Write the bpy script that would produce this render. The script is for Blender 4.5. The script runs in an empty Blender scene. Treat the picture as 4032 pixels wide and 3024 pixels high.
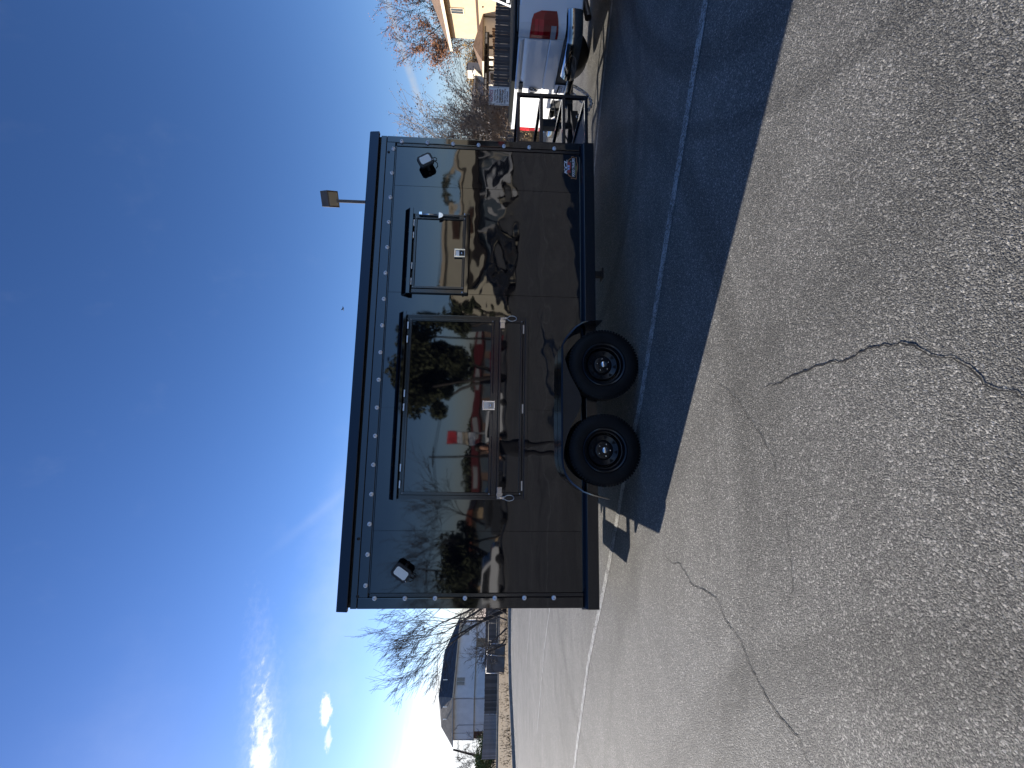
import bpy, bmesh, math, random
from math import sin, cos, pi, radians, sqrt
from mathutils import Vector, Matrix

scene = bpy.context.scene
col = scene.collection
random.seed(7)

# ------------------------------------------------------------------ camera
cam_d = bpy.data.cameras.new('camera')
cam = bpy.data.objects.new('camera', cam_d)
col.objects.link(cam)
CAM = Vector((1.4776, -4.4752, 1.4524))
_y, _p, _r = 0.1404, 0.0506, 0.0205
FWD = Vector((sin(_y) * cos(_p), cos(_y) * cos(_p), -sin(_p)))
_r0 = Vector((cos(_y), -sin(_y), 0.0))
_u0 = _r0.cross(FWD)
RGT = _r0 * cos(_r) + _u0 * sin(_r)
UPV = _u0 * cos(_r) - _r0 * sin(_r)
# the phone was held upright but the picture is stored lying on its side
ax, ay, az = -UPV, RGT, -FWD
cam.matrix_world = Matrix(((ax.x, ay.x, az.x, CAM.x), (ax.y, ay.y, az.y, CAM.y), (ax.z, ay.z, az.z, CAM.z), (0, 0, 0, 1)))
cam_d.sensor_fit = 'HORIZONTAL'
cam_d.sensor_width = 36.0
cam_d.lens = 1787.537 / 4032 * 36.0
cam_d.clip_start = 0.02
cam_d.clip_end = 3000
scene.camera = cam

# ------------------------------------------------------------------ sun, sky, exposure
SUN = Vector((-2.1, 1.49, 1.02)).normalized()          # towards the sun
SUN_EL = math.asin(SUN.z)
SUN_AZ = math.atan2(SUN.x, SUN.y)
sd = bpy.data.lights.new('sun', 'SUN')
sd.energy = 5.0
sd.angle = radians(0.5)
sd.color = (1.0, 0.925, 0.82)
sun = bpy.data.objects.new('sun', sd)
col.objects.link(sun)
sun.rotation_euler = SUN.to_track_quat('Z', 'Y').to_euler()
sun.location = (-30, 25, 25)

scene.view_settings.view_transform = 'Standard'
scene.view_settings.look = 'None'
scene.view_settings.exposure = 0.95
scene.view_settings.gamma = 1.0
scene.view_settings.use_curve_mapping = False
scene.render.engine = 'CYCLES'
scene.cycles.use_denoising = True
scene.cycles.max_bounces = 8

world = bpy.data.worlds.new('World')
scene.world = world
world.use_nodes = True


class G:
    """tiny node-graph helper"""
    def __init__(s, nt):
        s.nt = nt
        s.L = nt.links.new

    def n(s, t, **kw):
        nd = s.nt.nodes.new(t)
        for k, v in kw.items():
            setattr(nd, k, v)
        return nd

    def put(s, sock, v):
        if hasattr(v, 'is_output'):
            s.L(v, sock)
        else:
            sock.default_value = v

    def m(s, op, a, b=0.0, c=0.0, clamp=False):
        nd = s.n('ShaderNodeMath', operation=op, use_clamp=clamp)
        s.put(nd.inputs[0], a)
        s.put(nd.inputs[1], b)
        if len(nd.inputs) > 2:
            s.put(nd.inputs[2], c)
        return nd.outputs[0]

    def ss(s, x, a, b):
        nd = s.n('ShaderNodeMapRange', interpolation_type='SMOOTHSTEP')
        s.put(nd.inputs[0], x)
        nd.inputs[1].default_value = a
        nd.inputs[2].default_value = b
        return nd.outputs[0]

    def mr(s, x, a, b, c, d):
        nd = s.n('ShaderNodeMapRange')
        s.put(nd.inputs[0], x)
        for i, v in enumerate((a, b, c, d)):
            nd.inputs[i + 1].default_value = v
        return nd.outputs[0]

    def mix(s, f, a, b, blend='MIX'):
        nd = s.n('ShaderNodeMix', data_type='RGBA', blend_type=blend)
        s.put(nd.inputs[0], f)
        for i, v in ((6, a), (7, b)):
            if isinstance(v, tuple) and len(v) == 3:
                v = v + (1.0,)
            s.put(nd.inputs[i], v)
        return nd.outputs[2]

    def noise(s, vec, scale, detail=3.0, rough=0.55, dist=0.0):
        nd = s.n('ShaderNodeTexNoise')
        if vec is not None:
            s.L(vec, nd.inputs['Vector'])
        nd.inputs['Scale'].default_value = scale
        nd.inputs['Detail'].default_value = detail
        nd.inputs['Roughness'].default_value = rough
        nd.inputs['Distortion'].default_value = dist
        return nd.outputs['Fac']

    def mapping(s, vec, loc=(0, 0, 0), rot=(0, 0, 0), scale=(1, 1, 1)):
        nd = s.n('ShaderNodeMapping')
        s.L(vec, nd.inputs[0])
        nd.inputs['Location'].default_value = loc
        nd.inputs['Rotation'].default_value = rot
        nd.inputs['Scale'].default_value = scale
        return nd.outputs[0]

    def xyz(s, vec):
        nd = s.n('ShaderNodeSeparateXYZ')
        s.L(vec, nd.inputs[0])
        return nd.outputs


def build_sky():
    nt = world.node_tree
    nt.nodes.clear()
    g = G(nt)
    sky = g.n('ShaderNodeTexSky', sky_type='NISHITA')
    sky.sun_disc = False
    sky.sun_elevation = SUN_EL
    sky.sun_rotation = SUN_AZ
    sky.altitude = 150
    sky.air_density = 1.0
    sky.dust_density = 0.15
    sky.ozone_density = 4.5
    tc = g.n('ShaderNodeTexCoord')
    d = tc.outputs['Generated']
    x, y, z = g.xyz(d)
    azm = g.m('MULTIPLY', g.m('ARCTAN2', x, y), 180 / pi)
    el = g.m('MULTIPLY', g.m('ARCSINE', z), 180 / pi)
    ae = g.n('ShaderNodeCombineXYZ')
    g.L(azm, ae.inputs[0])
    g.L(el, ae.inputs[1])
    ae = ae.outputs[0]
    n1 = g.noise(ae, 0.16, 5, 0.6)
    n2 = g.noise(g.mapping(ae, rot=(0, 0, 0.25), scale=(0.35, 1.6, 1)), 0.55, 6, 0.62, 0.4)
    n3 = g.noise(g.mapping(ae, rot=(0, 0, 0.12), scale=(0.8, 1.3, 1)), 1.5, 5, 0.62, 0.3)

    def blob(ca, ce, ra, re, tilt=0.0):
        """soft ellipse in azimuth / elevation degrees: 1 inside, 0 outside"""
        da = g.m('SUBTRACT', azm, ca)
        de = g.m('SUBTRACT', g.m('SUBTRACT', el, ce), g.m('MULTIPLY', da, tilt))
        q = g.m('ADD', g.m('POWER', g.m('DIVIDE', g.m('ABSOLUTE', da), ra), 2.0), g.m('POWER', g.m('DIVIDE', g.m('ABSOLUTE', de), re), 2.0))
        return g.m('SUBTRACT', 1.0, g.m('POWER', q, 0.5))

    def cloud(b, nz, amt, lo, hi):
        return g.ss(g.m('ADD', b, g.m('MULTIPLY', g.m('SUBTRACT', nz, 0.5), amt)), lo, hi)
    # low bright bank towards the sun, long streak above it, small puffs
    bank = cloud(blob(-45, 0.5, 26, 9.6, 0.0), n2, 0.30, 0.0, 0.17)
    streak = g.m('MULTIPLY', cloud(blob(-38.5, 18.1, 15, 1.35, 0.264), n3, 1.3, 0.0, 0.55), 0.95)
    halo = g.m('MULTIPLY', cloud(blob(-34, 19.2, 20, 2.6, 0.264), n3, 0.9, 0.0, 1.1), 0.22)
    puff = cloud(blob(-27.4, 15.4, 1.6, 0.75, 0.1), n3, 1.5, 0.05, 0.6)
    puff2 = g.m('MULTIPLY', cloud(blob(-29.8, 14.7, 1.3, 0.4, 0.1), n3, 1.8, 0.1, 0.7), 0.6)
    cirr = g.m('MULTIPLY', cloud(blob(-15, 15.5, 22, 6, -0.05), n1, 0.9, 0.0, 1.4), 0.22)
    wisp = g.m('MULTIPLY', cloud(blob(-38, 29, 22, 8, 0.2), n1, 1.2, 0.0, 1.5), 0.07)
    wisp2 = g.m('MULTIPLY', cloud(blob(-7.3, 18.5, 7, 1.3, -0.95), n1, 0.6, 0.0, 1.4), 0.08)
    # contrail: el = 7.7 + 0.285*(az-38.6), widening towards its old end
    da = g.m('SUBTRACT', azm, 38.6)
    off = g.m('ABSOLUTE', g.m('SUBTRACT', g.m('ADD', el, g.m('MULTIPLY', g.m('SUBTRACT', n1, 0.5), 0.7)), g.m('ADD', 7.75, g.m('MULTIPLY', da, 0.29))))
    trail = g.m('MULTIPLY', g.ss(off, 0.62, 0.05), g.m('MULTIPLY', g.ss(azm, 37.0, 40.5), g.ss(azm, 75.0, 60.0)))
    trail = g.m('MULTIPLY', trail, g.m('MULTIPLY', g.ss(n3, 0.0, 0.7), 0.5))
    # scattered thin cirrus everywhere else
    far = g.m('MULTIPLY', g.m('MULTIPLY', g.ss(n1, 0.55, 0.9), g.ss(el, 6.0, 22.0)), 0.03)
    tot = bank
    for c in (streak, halo, puff, puff2, cirr, wisp, wisp2, trail, far):
        tot = g.m('SUBTRACT', 1.0, g.m('MULTIPLY', g.m('SUBTRACT', 1.0, tot), g.m('SUBTRACT', 1.0, c)))
    # cloud brightness: brighter near the sun
    sv = g.n('ShaderNodeCombineXYZ')
    for i in range(3):
        sv.inputs[i].default_value = SUN[i]
    dt = g.n('ShaderNodeVectorMath', operation='DOT_PRODUCT')
    g.L(d, dt.inputs[0])
    g.L(sv.outputs[0], dt.inputs[1])
    lum = g.mr(dt.outputs['Value'], -0.2, 0.95, 4.0, 9.5)
    cc = g.n('ShaderNodeCombineXYZ')
    for i, k in enumerate((0.97, 1.0, 1.03)):
        g.L(g.m('MULTIPLY', lum, k), cc.inputs[i])
    hsv = g.n('ShaderNodeHueSaturation')
    hsv.inputs['Saturation'].default_value = 1.1
    g.L(sky.outputs[0], hsv.inputs['Color'])
    gm = g.n('ShaderNodeGamma')
    g.L(hsv.outputs[0], gm.inputs[0])
    gm.inputs[1].default_value = 1.35
    base = g.mix(1.0, gm.outputs[0], (1.20, 0.81, 0.73), 'MULTIPLY')
    base = g.mix(g.m('MULTIPLY', g.ss(el, 7.0, 0.0), 0.8), base, (2.6, 3.5, 4.6))      # pale ground haze along the whole horizon
    out = g.mix(tot, base, cc.outputs[0])
    bg = g.n('ShaderNodeBackground')
    g.L(out, bg.inputs[0])
    bg.inputs[1].default_value = 0.072
    o = g.n('ShaderNodeOutputWorld')
    g.L(bg.outputs[0], o.inputs[0])


build_sky()


# ------------------------------------------------------------------ materials
MATS = {}


def mat(name, base=(0.5, 0.5, 0.5), rough=0.5, metal=0.0, ior=1.5, var=0.0, vscale=3.0, bump=0.0, bscale=20.0, bdist=0.01,
        objvar=0.0, spec=None, trans=0.0, stretch=(1, 1, 1), coat=0.0, wear=None, alpha=1.0):
    if name in MATS:
        return MATS[name]
    m = bpy.data.materials.new(name)
    m.use_nodes = True
    nt = m.node_tree
    nt.nodes.clear()
    g = G(nt)
    b = g.n('ShaderNodeBsdfPrincipled')
    o = g.n('ShaderNodeOutputMaterial')
    g.L(b.outputs[0], o.inputs[0])
    b.inputs['Roughness'].default_value = rough
    b.inputs['Metallic'].default_value = metal
    b.inputs['IOR'].default_value = ior
    b.inputs['Transmission Weight'].default_value = trans
    b.inputs['Coat Weight'].default_value = coat
    b.inputs['Alpha'].default_value = alpha
    if spec is not None:
        b.inputs['Specular IOR Level'].default_value = spec
    c = base + (1.0,)
    tc = g.n('ShaderNodeTexCoord')
    vec = g.mapping(tc.outputs['Object'], scale=stretch)
    outc = None
    if var:
        nz = g.noise(vec, vscale, 4, 0.6)
        hi = tuple(min(1, k * (1 + var)) for k in base)
        lo = tuple(k * (1 - var) for k in base)
        outc = g.mix(g.ss(nz, 0.25, 0.75), lo, hi)
    if wear:
        nz = g.noise(vec, wear[1], 5, 0.65)
        outc = g.mix(g.ss(nz, wear[2], wear[2] + 0.12), outc if outc is not None else c, wear[0])
    if objvar:
        oi = g.n('ShaderNodeObjectInfo')
        f = g.mr(oi.outputs['Random'], 0, 1, 1 - objvar, 1 + objvar)
        mx = g.n('ShaderNodeVectorMath', operation='SCALE')
        if outc is not None:
            g.L(outc, mx.inputs[0])
        else:
            mx.inputs[0].default_value = base
        g.L(f, mx.inputs['Scale'])
        outc = mx.outputs[0]
    if outc is not None:
        g.L(outc, b.inputs['Base Color'])
    else:
        b.inputs['Base Color'].default_value = c
    if bump:
        nz = g.noise(vec, bscale, 3, 0.6)
        bp = g.n('ShaderNodeBump')
        bp.inputs['Strength'].default_value = bump
        bp.inputs['Distance'].default_value = bdist
        g.L(nz, bp.inputs['Height'])
        g.L(bp.outputs[0], b.inputs['Normal'])
    MATS[name] = m
    return m


def asphalt_mat():
    m = bpy.data.materials.new('worn_asphalt')
    m.use_nodes = True
    nt = m.node_tree
    nt.nodes.clear()
    g = G(nt)
    b = g.n('ShaderNodeBsdfPrincipled')
    o = g.n('ShaderNodeOutputMaterial')
    g.L(b.outputs[0], o.inputs[0])
    tc = g.n('ShaderNodeTexCoord')
    v = tc.outputs['Object']
    vo = g.n('ShaderNodeTexVoronoi', feature='F1')
    g.L(v, vo.inputs['Vector'])
    vo.inputs['Scale'].default_value = 250
    vo2 = g.n('ShaderNodeTexVoronoi', feature='F1')
    g.L(v, vo2.inputs['Vector'])
    vo2.inputs['Scale'].default_value = 135
    rnd = g.xyz(vo.outputs['Color'])[0]
    rnd2 = g.xyz(vo2.outputs['Color'])[1]
    fine = g.noise(v, 240, 3, 0.7)
    big = g.noise(v, 0.35, 5, 0.55)
    mid = g.noise(v, 2.2, 5, 0.6)
    drag = g.noise(g.mapping(v, rot=(0, 0, 0.6), scale=(0.25, 2.4, 1)), 1.1, 4, 0.6)
    # binder dark, stones greyer, a few nearly white ones
    c = g.mix(g.ss(rnd, 0.25, 1.0), (0.082, 0.081, 0.077), (0.255, 0.247, 0.225))
    c = g.mix(g.m('MULTIPLY', g.ss(rnd2, 0.86, 0.97), 0.7), c, (0.50, 0.48, 0.44))
    c = g.mix(g.m('MULTIPLY', g.ss(fine, 0.5, 0.3), 0.6), c, (0.035, 0.035, 0.036))
    k = g.m('MULTIPLY', g.mr(big, 0.3, 0.7, 0.8, 1.2), g.m('MULTIPLY', g.mr(mid, 0.25, 0.75, 0.80, 1.16), g.mr(drag, 0.3, 0.7, 0.9, 1.1)))
    # old tyre scuffs: parts of wide turning circles
    xy = g.xyz(v)
    for cx_, cy_, R_, wd, amt in ((1.4, 2.2, 4.15, 0.11, 0.22), (1.4, 2.2, 5.6, 0.12, 0.14), (7.4, -4.2, 4.05, 0.10, 0.30), (7.4, -4.2, 4.5, 0.05, 0.22), (-3.6, -4.6, 4.7, 0.12, 0.24), (-3.6, -4.6, 6.1, 0.10, 0.12), (5.4, 1.9, 2.3, 0.10, 0.26)):
        dd = g.m('POWER', g.m('ADD', g.m('POWER', g.m('SUBTRACT', xy[0], cx_), 2.0), g.m('POWER', g.m('SUBTRACT', xy[1], cy_), 2.0)), 0.5)
        band = g.m('MULTIPLY', g.ss(g.m('ABSOLUTE', g.m('SUBTRACT', dd, R_)), wd * 1.5, wd * 0.5), g.mr(mid, 0.35, 0.65, 0.3, 1.0))
        k = g.m('MULTIPLY', k, g.m('SUBTRACT', 1.0, g.m('MULTIPLY', band, amt * 1.4)))
    sc = g.n('ShaderNodeVectorMath', operation='SCALE')
    g.L(c, sc.inputs[0])
    g.L(k, sc.inputs['Scale'])
    g.L(sc.outputs[0], b.inputs['Base Color'])
    b.inputs['Roughness'].default_value = 0.7
    b.inputs['Specular IOR Level'].default_value = 0.3
    h = g.m('ADD', g.m('MULTIPLY', g.m('SUBTRACT', 1.0, g.m('MULTIPLY', vo.outputs['Distance'], 1.3)), 0.45),
            g.m('ADD', g.m('MULTIPLY', g.m('SUBTRACT', 1.0, vo2.outputs['Distance']), 0.55), g.m('MULTIPLY', fine, 0.45)))
    bp = g.n('ShaderNodeBump')
    bp.inputs['Strength'].default_value = 1.0
    bp.inputs['Distance'].default_value = 0.0062
    g.L(h, bp.inputs['Height'])
    g.L(bp.outputs[0], b.inputs['Normal'])
    return m


def gloss_black(name, wav=1.0, seed=0.0, rough=0.02):
    """black gel-coated sheet metal, slightly wavy"""
    if name in MATS:
        return MATS[name]
    m = bpy.data.materials.new(name)
    m.use_nodes = True
    nt = m.node_tree
    nt.nodes.clear()
    g = G(nt)
    b = g.n('ShaderNodeBsdfPrincipled')
    o = g.n('ShaderNodeOutputMaterial')
    g.L(b.outputs[0], o.inputs[0])
    b.inputs['Base Color'].default_value = (0.0022, 0.0030, 0.0052, 1)
    b.inputs['IOR'].default_value = 1.82
    tc = g.n('ShaderNodeTexCoord')
    v = g.mapping(tc.outputs['Object'], loc=(seed, 0, seed))
    # faint dust film
    film = g.noise(v, 3.0, 5, 0.65)
    b.inputs['Roughness'].default_value = rough
    g.L(g.mr(film, 0.3, 0.8, rough, rough + 0.02), b.inputs['Roughness'])
    if wav:
        x, y, z = g.xyz(tc.outputs['Object'])
        # sheets are flattest near the top, oil-canned lower down
        amp = g.m('MULTIPLY', g.ss(z, 2.15, 1.5), g.ss(x, 0.3, 2.6))
        amp = g.m('ADD', 0.16, g.m('MULTIPLY', amp, 1.0))
        n1 = g.noise(g.mapping(v, scale=(1.0, 1.0, 1.5)), 1.7, 1.5, 0.4)
        n2 = g.noise(g.mapping(v, scale=(1.0, 1.0, 1.2)), 4.5, 1.0, 0.3)
        h = g.m('MULTIPLY', g.m('ADD', n1, g.m('MULTIPLY', n2, 0.22)), amp)
        bp = g.n('ShaderNodeBump')
        bp.inputs['Strength'].default_value = 1.0
        bp.inputs['Distance'].default_value = 0.0095 * wav
        g.L(h, bp.inputs['Height'])
        g.L(bp.outputs[0], b.inputs['Normal'])
    MATS[name] = m
    return m


def paint_stripe_mat():
    m = bpy.data.materials.new('worn_white_paint')
    m.use_nodes = True
    nt = m.node_tree
    nt.nodes.clear()
    g = G(nt)
    b = g.n('ShaderNodeBsdfPrincipled')
    o = g.n('ShaderNodeOutputMaterial')
    g.L(b.outputs[0], o.inputs[0])
    tc = g.n('ShaderNodeTexCoord')
    v = tc.outputs['Object']
    vo = g.n('ShaderNodeTexVoronoi', feature='F1')
    g.L(v, vo.inputs['Vector'])
    vo.inputs['Scale'].default_value = 75
    n = g.noise(v, 7, 5, 0.7)
    f = g.m('ADD', g.m('MULTIPLY', vo.outputs['Distance'], 0.55), n)
    c = g.mix(g.ss(f, 0.62, 0.92), (0.46, 0.46, 0.44), (0.13, 0.127, 0.118))
    g.L(c, b.inputs['Base Color'])
    b.inputs['Roughness'].default_value = 0.7
    bp = g.n('ShaderNodeBump')
    bp.inputs['Strength'].default_value = 0.8
    bp.inputs['Distance'].default_value = 0.006
    g.L(g.m('SUBTRACT', 1.0, vo.outputs['Distance']), bp.inputs['Height'])
    g.L(bp.outputs[0], b.inputs['Normal'])
    return m


# ------------------------------------------------------------------ mesh helpers
class MB:
    def __init__(s):
        s.v, s.f, s.mi = [], [], []
        s.cur = 0

    def add(s, vs, fs):
        o = len(s.v)
        s.v += [tuple(p) for p in vs]
        for f in fs:
            s.f.append(tuple(o + i for i in f))
            s.mi.append(s.cur)
        return s

    def box(s, x0, x1, y0, y1, z0, z1):
        vs = [(x, y, z) for z in (z0, z1) for y in (y0, y1) for x in (x0, x1)]
        return s.add(vs, [(0, 2, 3, 1), (4, 5, 7, 6), (0, 1, 5, 4), (2, 6, 7, 3), (0, 4, 6, 2), (1, 3, 7, 5)])

    def hexa(s, b, t):
        """prism between quads b and t (lists of 4 points, same order)"""
        return s.add(list(b) + list(t), [(3, 2, 1, 0), (4, 5, 6, 7)] + [(i, (i + 1) % 4, 4 + (i + 1) % 4, 4 + i) for i in range(4)])

    def obox(s, c, X, Y, Z):
        c, X, Y, Z = Vector(c), Vector(X), Vector(Y), Vector(Z)
        q = lambda k: [c - X - Y + Z * k, c + X - Y + Z * k, c + X + Y + Z * k, c - X + Y + Z * k]
        return s.hexa(q(-1), q(1))

    def bar(s, a, b, w, h=None, up=(0, 0, 1)):
        a, b = Vector(a), Vector(b)
        d = (b - a)
        L = d.length
        d.normalize()
        up = Vector(up)
        if abs(d.dot(up)) > 0.98:
            up = Vector((0, 1, 0))
        x = d.cross(up).normalized()
        y = x.cross(d)
        h = w if h is None else h
        return s.obox((a + b) / 2, x * w / 2, y * h / 2, d * L / 2)

    def tube(s, pts, rad, n=8, cap=True):
        pts = [Vector(p) for p in pts]
        if not hasattr(rad, '__len__'):
            rad = [rad] * len(pts)
        o = len(s.v)
        ref = None
        for i, p in enumerate(pts):
            a = pts[max(0, i - 1)]
            b = pts[min(len(pts) - 1, i + 1)]
            d = (b - a).normalized()
            if ref is None:
                ref = Vector((0, 0, 1)) if abs(d.z) < 0.9 else Vector((1, 0, 0))
            x = d.cross(ref)
            if x.length < 1e-5:
                x = d.orthogonal()
            x.normalize()
            y = d.cross(x).normalized()
            ref = x.cross(d)
            for k in range(n):
                t = 2 * pi * k / n
                s.v.append(tuple(p + (x * cos(t) + y * sin(t)) * rad[i]))
        for i in range(len(pts) - 1):
            for k in range(n):
                k2 = (k + 1) % n
                s.f.append((o + i * n + k, o + i * n + k2, o + (i + 1) * n + k2, o + (i + 1) * n + k))
                s.mi.append(s.cur)
        if cap:
            s.f.append(tuple(o + k for k in range(n))[::-1])
            s.f.append(tuple(o + (len(pts) - 1) * n + k for k in range(n)))
            s.mi += [s.cur, s.cur]
        return s

    def lathe(s, prof, n=32, c=(0, 0, 0), axis='Y'):
        """prof: (radius, height along axis)"""
        o = len(s.v)
        for r, h in prof:
            for k in range(n):
                t = 2 * pi * k / n
                a, b = r * cos(t), r * sin(t)
                p = (a, h, b) if axis == 'Y' else ((a, b, h) if axis == 'Z' else (h, a, b))
                s.v.append((c[0] + p[0], c[1] + p[1], c[2] + p[2]))
        for i in range(len(prof) - 1):
            for k in range(n):
                k2 = (k + 1) % n
                s.f.append((o + i * n + k, o + i * n + k2, o + (i + 1) * n + k2, o + (i + 1) * n + k))
                s.mi.append(s.cur)
        return s

    def prism(s, poly, y0, y1, plane='XZ'):
        """extrude a polygon: plane XZ along Y, or XY along Z, or YZ along X"""
        n = len(poly)
        def P(a, b, h):
            return (a, h, b) if plane == 'XZ' else ((a, b, h) if plane == 'XY' else (h, a, b))
        vs = [P(a, b, y0) for a, b in poly] + [P(a, b, y1) for a, b in poly]
        return s.add(vs, [tuple(range(n)), tuple(range(2 * n - 1, n - 1, -1))] + [(i, n + i, n + (i + 1) % n, (i + 1) % n) for i in range(n)])

    def strip(s, pts, prof):
        """sweep: list of rings (each a list of points), closed ring profile"""
        o = len(s.v)
        n = len(prof[0])
        for ring in prof:
            s.v += [tuple(p) for p in ring]
        for i in range(len(prof) - 1):
            for k in range(n):
                k2 = (k + 1) % n
                s.f.append((o + i * n + k, o + i * n + k2, o + (i + 1) * n + k2, o + (i + 1) * n + k))
                s.mi.append(s.cur)
        s.f.append(tuple(o + k for k in range(n))[::-1])
        s.f.append(tuple(o + (len(prof) - 1) * n + k for k in range(n)))
        s.mi += [s.cur, s.cur]
        return s

    def xform(s, M):
        s.v = [tuple(M @ Vector(p)) for p in s.v]
        return s

    def mesh(s, name, mats, smooth=False, fix=True):
        me = bpy.data.meshes.new(name)
        me.from_pydata(s.v, [], s.f)
        for m in (mats if isinstance(mats, (list, tuple)) else [mats]):
            me.materials.append(m)
        me.polygons.foreach_set('material_index', s.mi)
        if fix and len(s.f) < 20000:
            bm = bmesh.new()
            bm.from_mesh(me)
            bmesh.ops.recalc_face_normals(bm, faces=bm.faces)
            bm.to_mesh(me)
            bm.free()
        if smooth:
            me.polygons.foreach_set('use_smooth', [True] * len(me.polygons))
        me.update()
        return me

    def build(s, name, mats, parent=None, smooth=False, bevel=0.0, world=True, auto=None, seg=2):
        """world=True: points are world points and get moved into the parent's frame"""
        if parent is not None and world:
            inv = parent.matrix_basis.inverted()
            pp = parent.parent
            while pp is not None:
                inv = inv @ pp.matrix_basis.inverted()
                pp = pp.parent
            s.xform(inv)
        me = s.mesh(name, mats, smooth)
        o = bpy.data.objects.new(name, me)
        col.objects.link(o)
        if parent is not None:
            o.parent = parent
        if auto is not None:
            me.polygons.foreach_set('use_smooth', [True] * len(me.polygons))
            set_sharp(me, radians(auto))
        if bevel:
            bv = o.modifiers.new('bevel', 'BEVEL')
            bv.width = bevel
            bv.segments = seg
            bv.limit_method = 'ANGLE'
            bv.angle_limit = radians(40)
            bv.harden_normals = False
        return o


def set_sharp(me, ang):
    bm = bmesh.new()
    bm.from_mesh(me)
    for e in bm.edges:
        if len(e.link_faces) == 2 and e.calc_face_angle(0) > ang:
            e.smooth = False
    bm.to_mesh(me)
    bm.free()


def thing(name, label, cat, loc=(0, 0, 0), rz=0.0, group=None):
    o = bpy.data.objects.new(name, None)
    o.empty_display_size = 0.2
    o.location = loc
    o.rotation_euler = (0, 0, rz)
    col.objects.link(o)
    tag(o, label, cat, group)
    o.matrix_basis = Matrix.Translation(loc) @ Matrix.Rotation(rz, 4, 'Z')
    return o


def tag(o, label=None, cat=None, group=None, kind=None):
    for k, v in (('label', label), ('category', cat), ('group', group), ('kind', kind)):
        if v:
            o[k] = v
    return o


def inst(name, me, parent, loc, rot=(0, 0, 0), scale=(1, 1, 1)):
    o = bpy.data.objects.new(name, me)
    col.objects.link(o)
    o.parent = parent
    o.location = loc
    o.rotation_euler = rot
    o.scale = scale
    return o


def copy_tree(o, parent=None):
    c = o.copy()
    col.objects.link(c)
    if parent is not None:
        c.parent = parent
    for ch in list(o.children):
        copy_tree(ch, c)
    return c


def text_mb(mb, body, size, M, width=None, shear=0.0, extrude=0.0006, align='CENTER', bold=0.0):
    """flat lettering (in the XY plane of M) added to mb"""
    cu = bpy.data.curves.new('lettering', 'FONT')
    cu.body = body
    cu.size = size
    cu.shear = shear
    cu.extrude = extrude
    cu.offset = bold
    cu.align_x = align
    cu.align_y = 'CENTER'
    o = bpy.data.objects.new('lettering', cu)
    col.objects.link(o)
    dg = bpy.context.evaluated_depsgraph_get()
    me = bpy.data.meshes.new_from_object(o.evaluated_get(dg))
    xs = [v.co.x for v in me.vertices]
    k = width / (max(xs) - min(xs)) if width else 1.0
    mb.add([tuple(M @ Vector((v.co.x * k, v.co.y, v.co.z))) for v in me.vertices], [tuple(p.vertices) for p in me.polygons])
    bpy.data.objects.remove(o)
    bpy.data.curves.remove(cu)
    bpy.data.meshes.remove(me)


def grow(mb, p, d, length, rad, level, rng, tips, maxl=4, up=0.12, wig=0.22, kids=(3, 5), spread=0.7, sides=(7, 5, 4, 3, 3, 3), ratio=0.62, bias=None, rmin=0.004):
    """recursive bare branch"""
    nseg = 4 if level < 2 else 3
    pts, rr = [Vector(p)], [rad]
    d = Vector(d).normalized()
    for i in range(nseg):
        d = d + Vector((rng.uniform(-1, 1), rng.uniform(-1, 1), rng.uniform(-0.6, 0.6))) * wig + Vector((0, 0, up))
        if bias is not None:
            d = d + bias * 0.1
        d.normalize()
        pts.append(pts[-1] + d * (length / nseg))
        rr.append(max(rmin * 0.6, rad * (1 - 0.7 * (i + 1) / nseg)) if level else rad * (1 - 0.5 * (i + 1) / nseg))
    mb.tube(pts, rr, sides[min(level, 5)], cap=False)
    if level >= maxl:
        tips.append((pts[-1], d.copy()))
        return
    n = rng.randint(*kids)
    for k in range(n):
        t = rng.uniform(0.35, 1.0) if k else 1.0
        i = min(nseg - 1, int(t * nseg))
        q = pts[i].lerp(pts[i + 1], t * nseg - i)
        dd = (pts[i + 1] - pts[i]).normalized()
        side = Vector((rng.gauss(0, 1), rng.gauss(0, 1), rng.gauss(0, 0.7)))
        side = (side - dd * side.dot(dd)).normalized()
        a = rng.uniform(0.4, 1.0) * spread
        nd = dd * cos(a) + side * sin(a)
        grow(mb, q, nd, length * ratio * rng.uniform(0.7, 1.2), max(rmin, rr[i] * (0.55 if k else 0.75)), level + 1, rng, tips, maxl, up, wig, kids, spread, sides, ratio, bias, rmin)


def leaves(mb, centres, n, size, rng, jitter):
    for c in centres:
        for _ in range(n):
            p = Vector(c) + Vector((rng.gauss(0, 1), rng.gauss(0, 1), rng.gauss(0, 1))) * jitter
            a = Vector((rng.gauss(0, 1), rng.gauss(0, 1), rng.gauss(0, 1))).normalized()
            b = a.orthogonal().normalized()
            s1 = size * rng.uniform(0.6, 1.4)
            mb.add([p - a * s1, p + b * s1 * 0.5, p + a * s1, p - b * s1 * 0.5], [(0, 1, 2, 3)])

# ================================================================== GROUND
M_ASPH = asphalt_mat()
M_STRIPE = paint_stripe_mat()
M_CONC = mat('weathered_concrete', (0.25, 0.24, 0.215), 0.85, var=0.25, vscale=4, bump=0.5, bscale=60, bdist=0.004)
M_STRAW = mat('winter_straw_grass', (0.15, 0.095, 0.038), 0.95, var=0.45, vscale=1.3, bump=0.8, bscale=14, bdist=0.05)
M_CRACK = mat('crack_shade', (0.012, 0.012, 0.013), 0.9)  # flat ribbons, the shade inside a crack put into the colour

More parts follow.
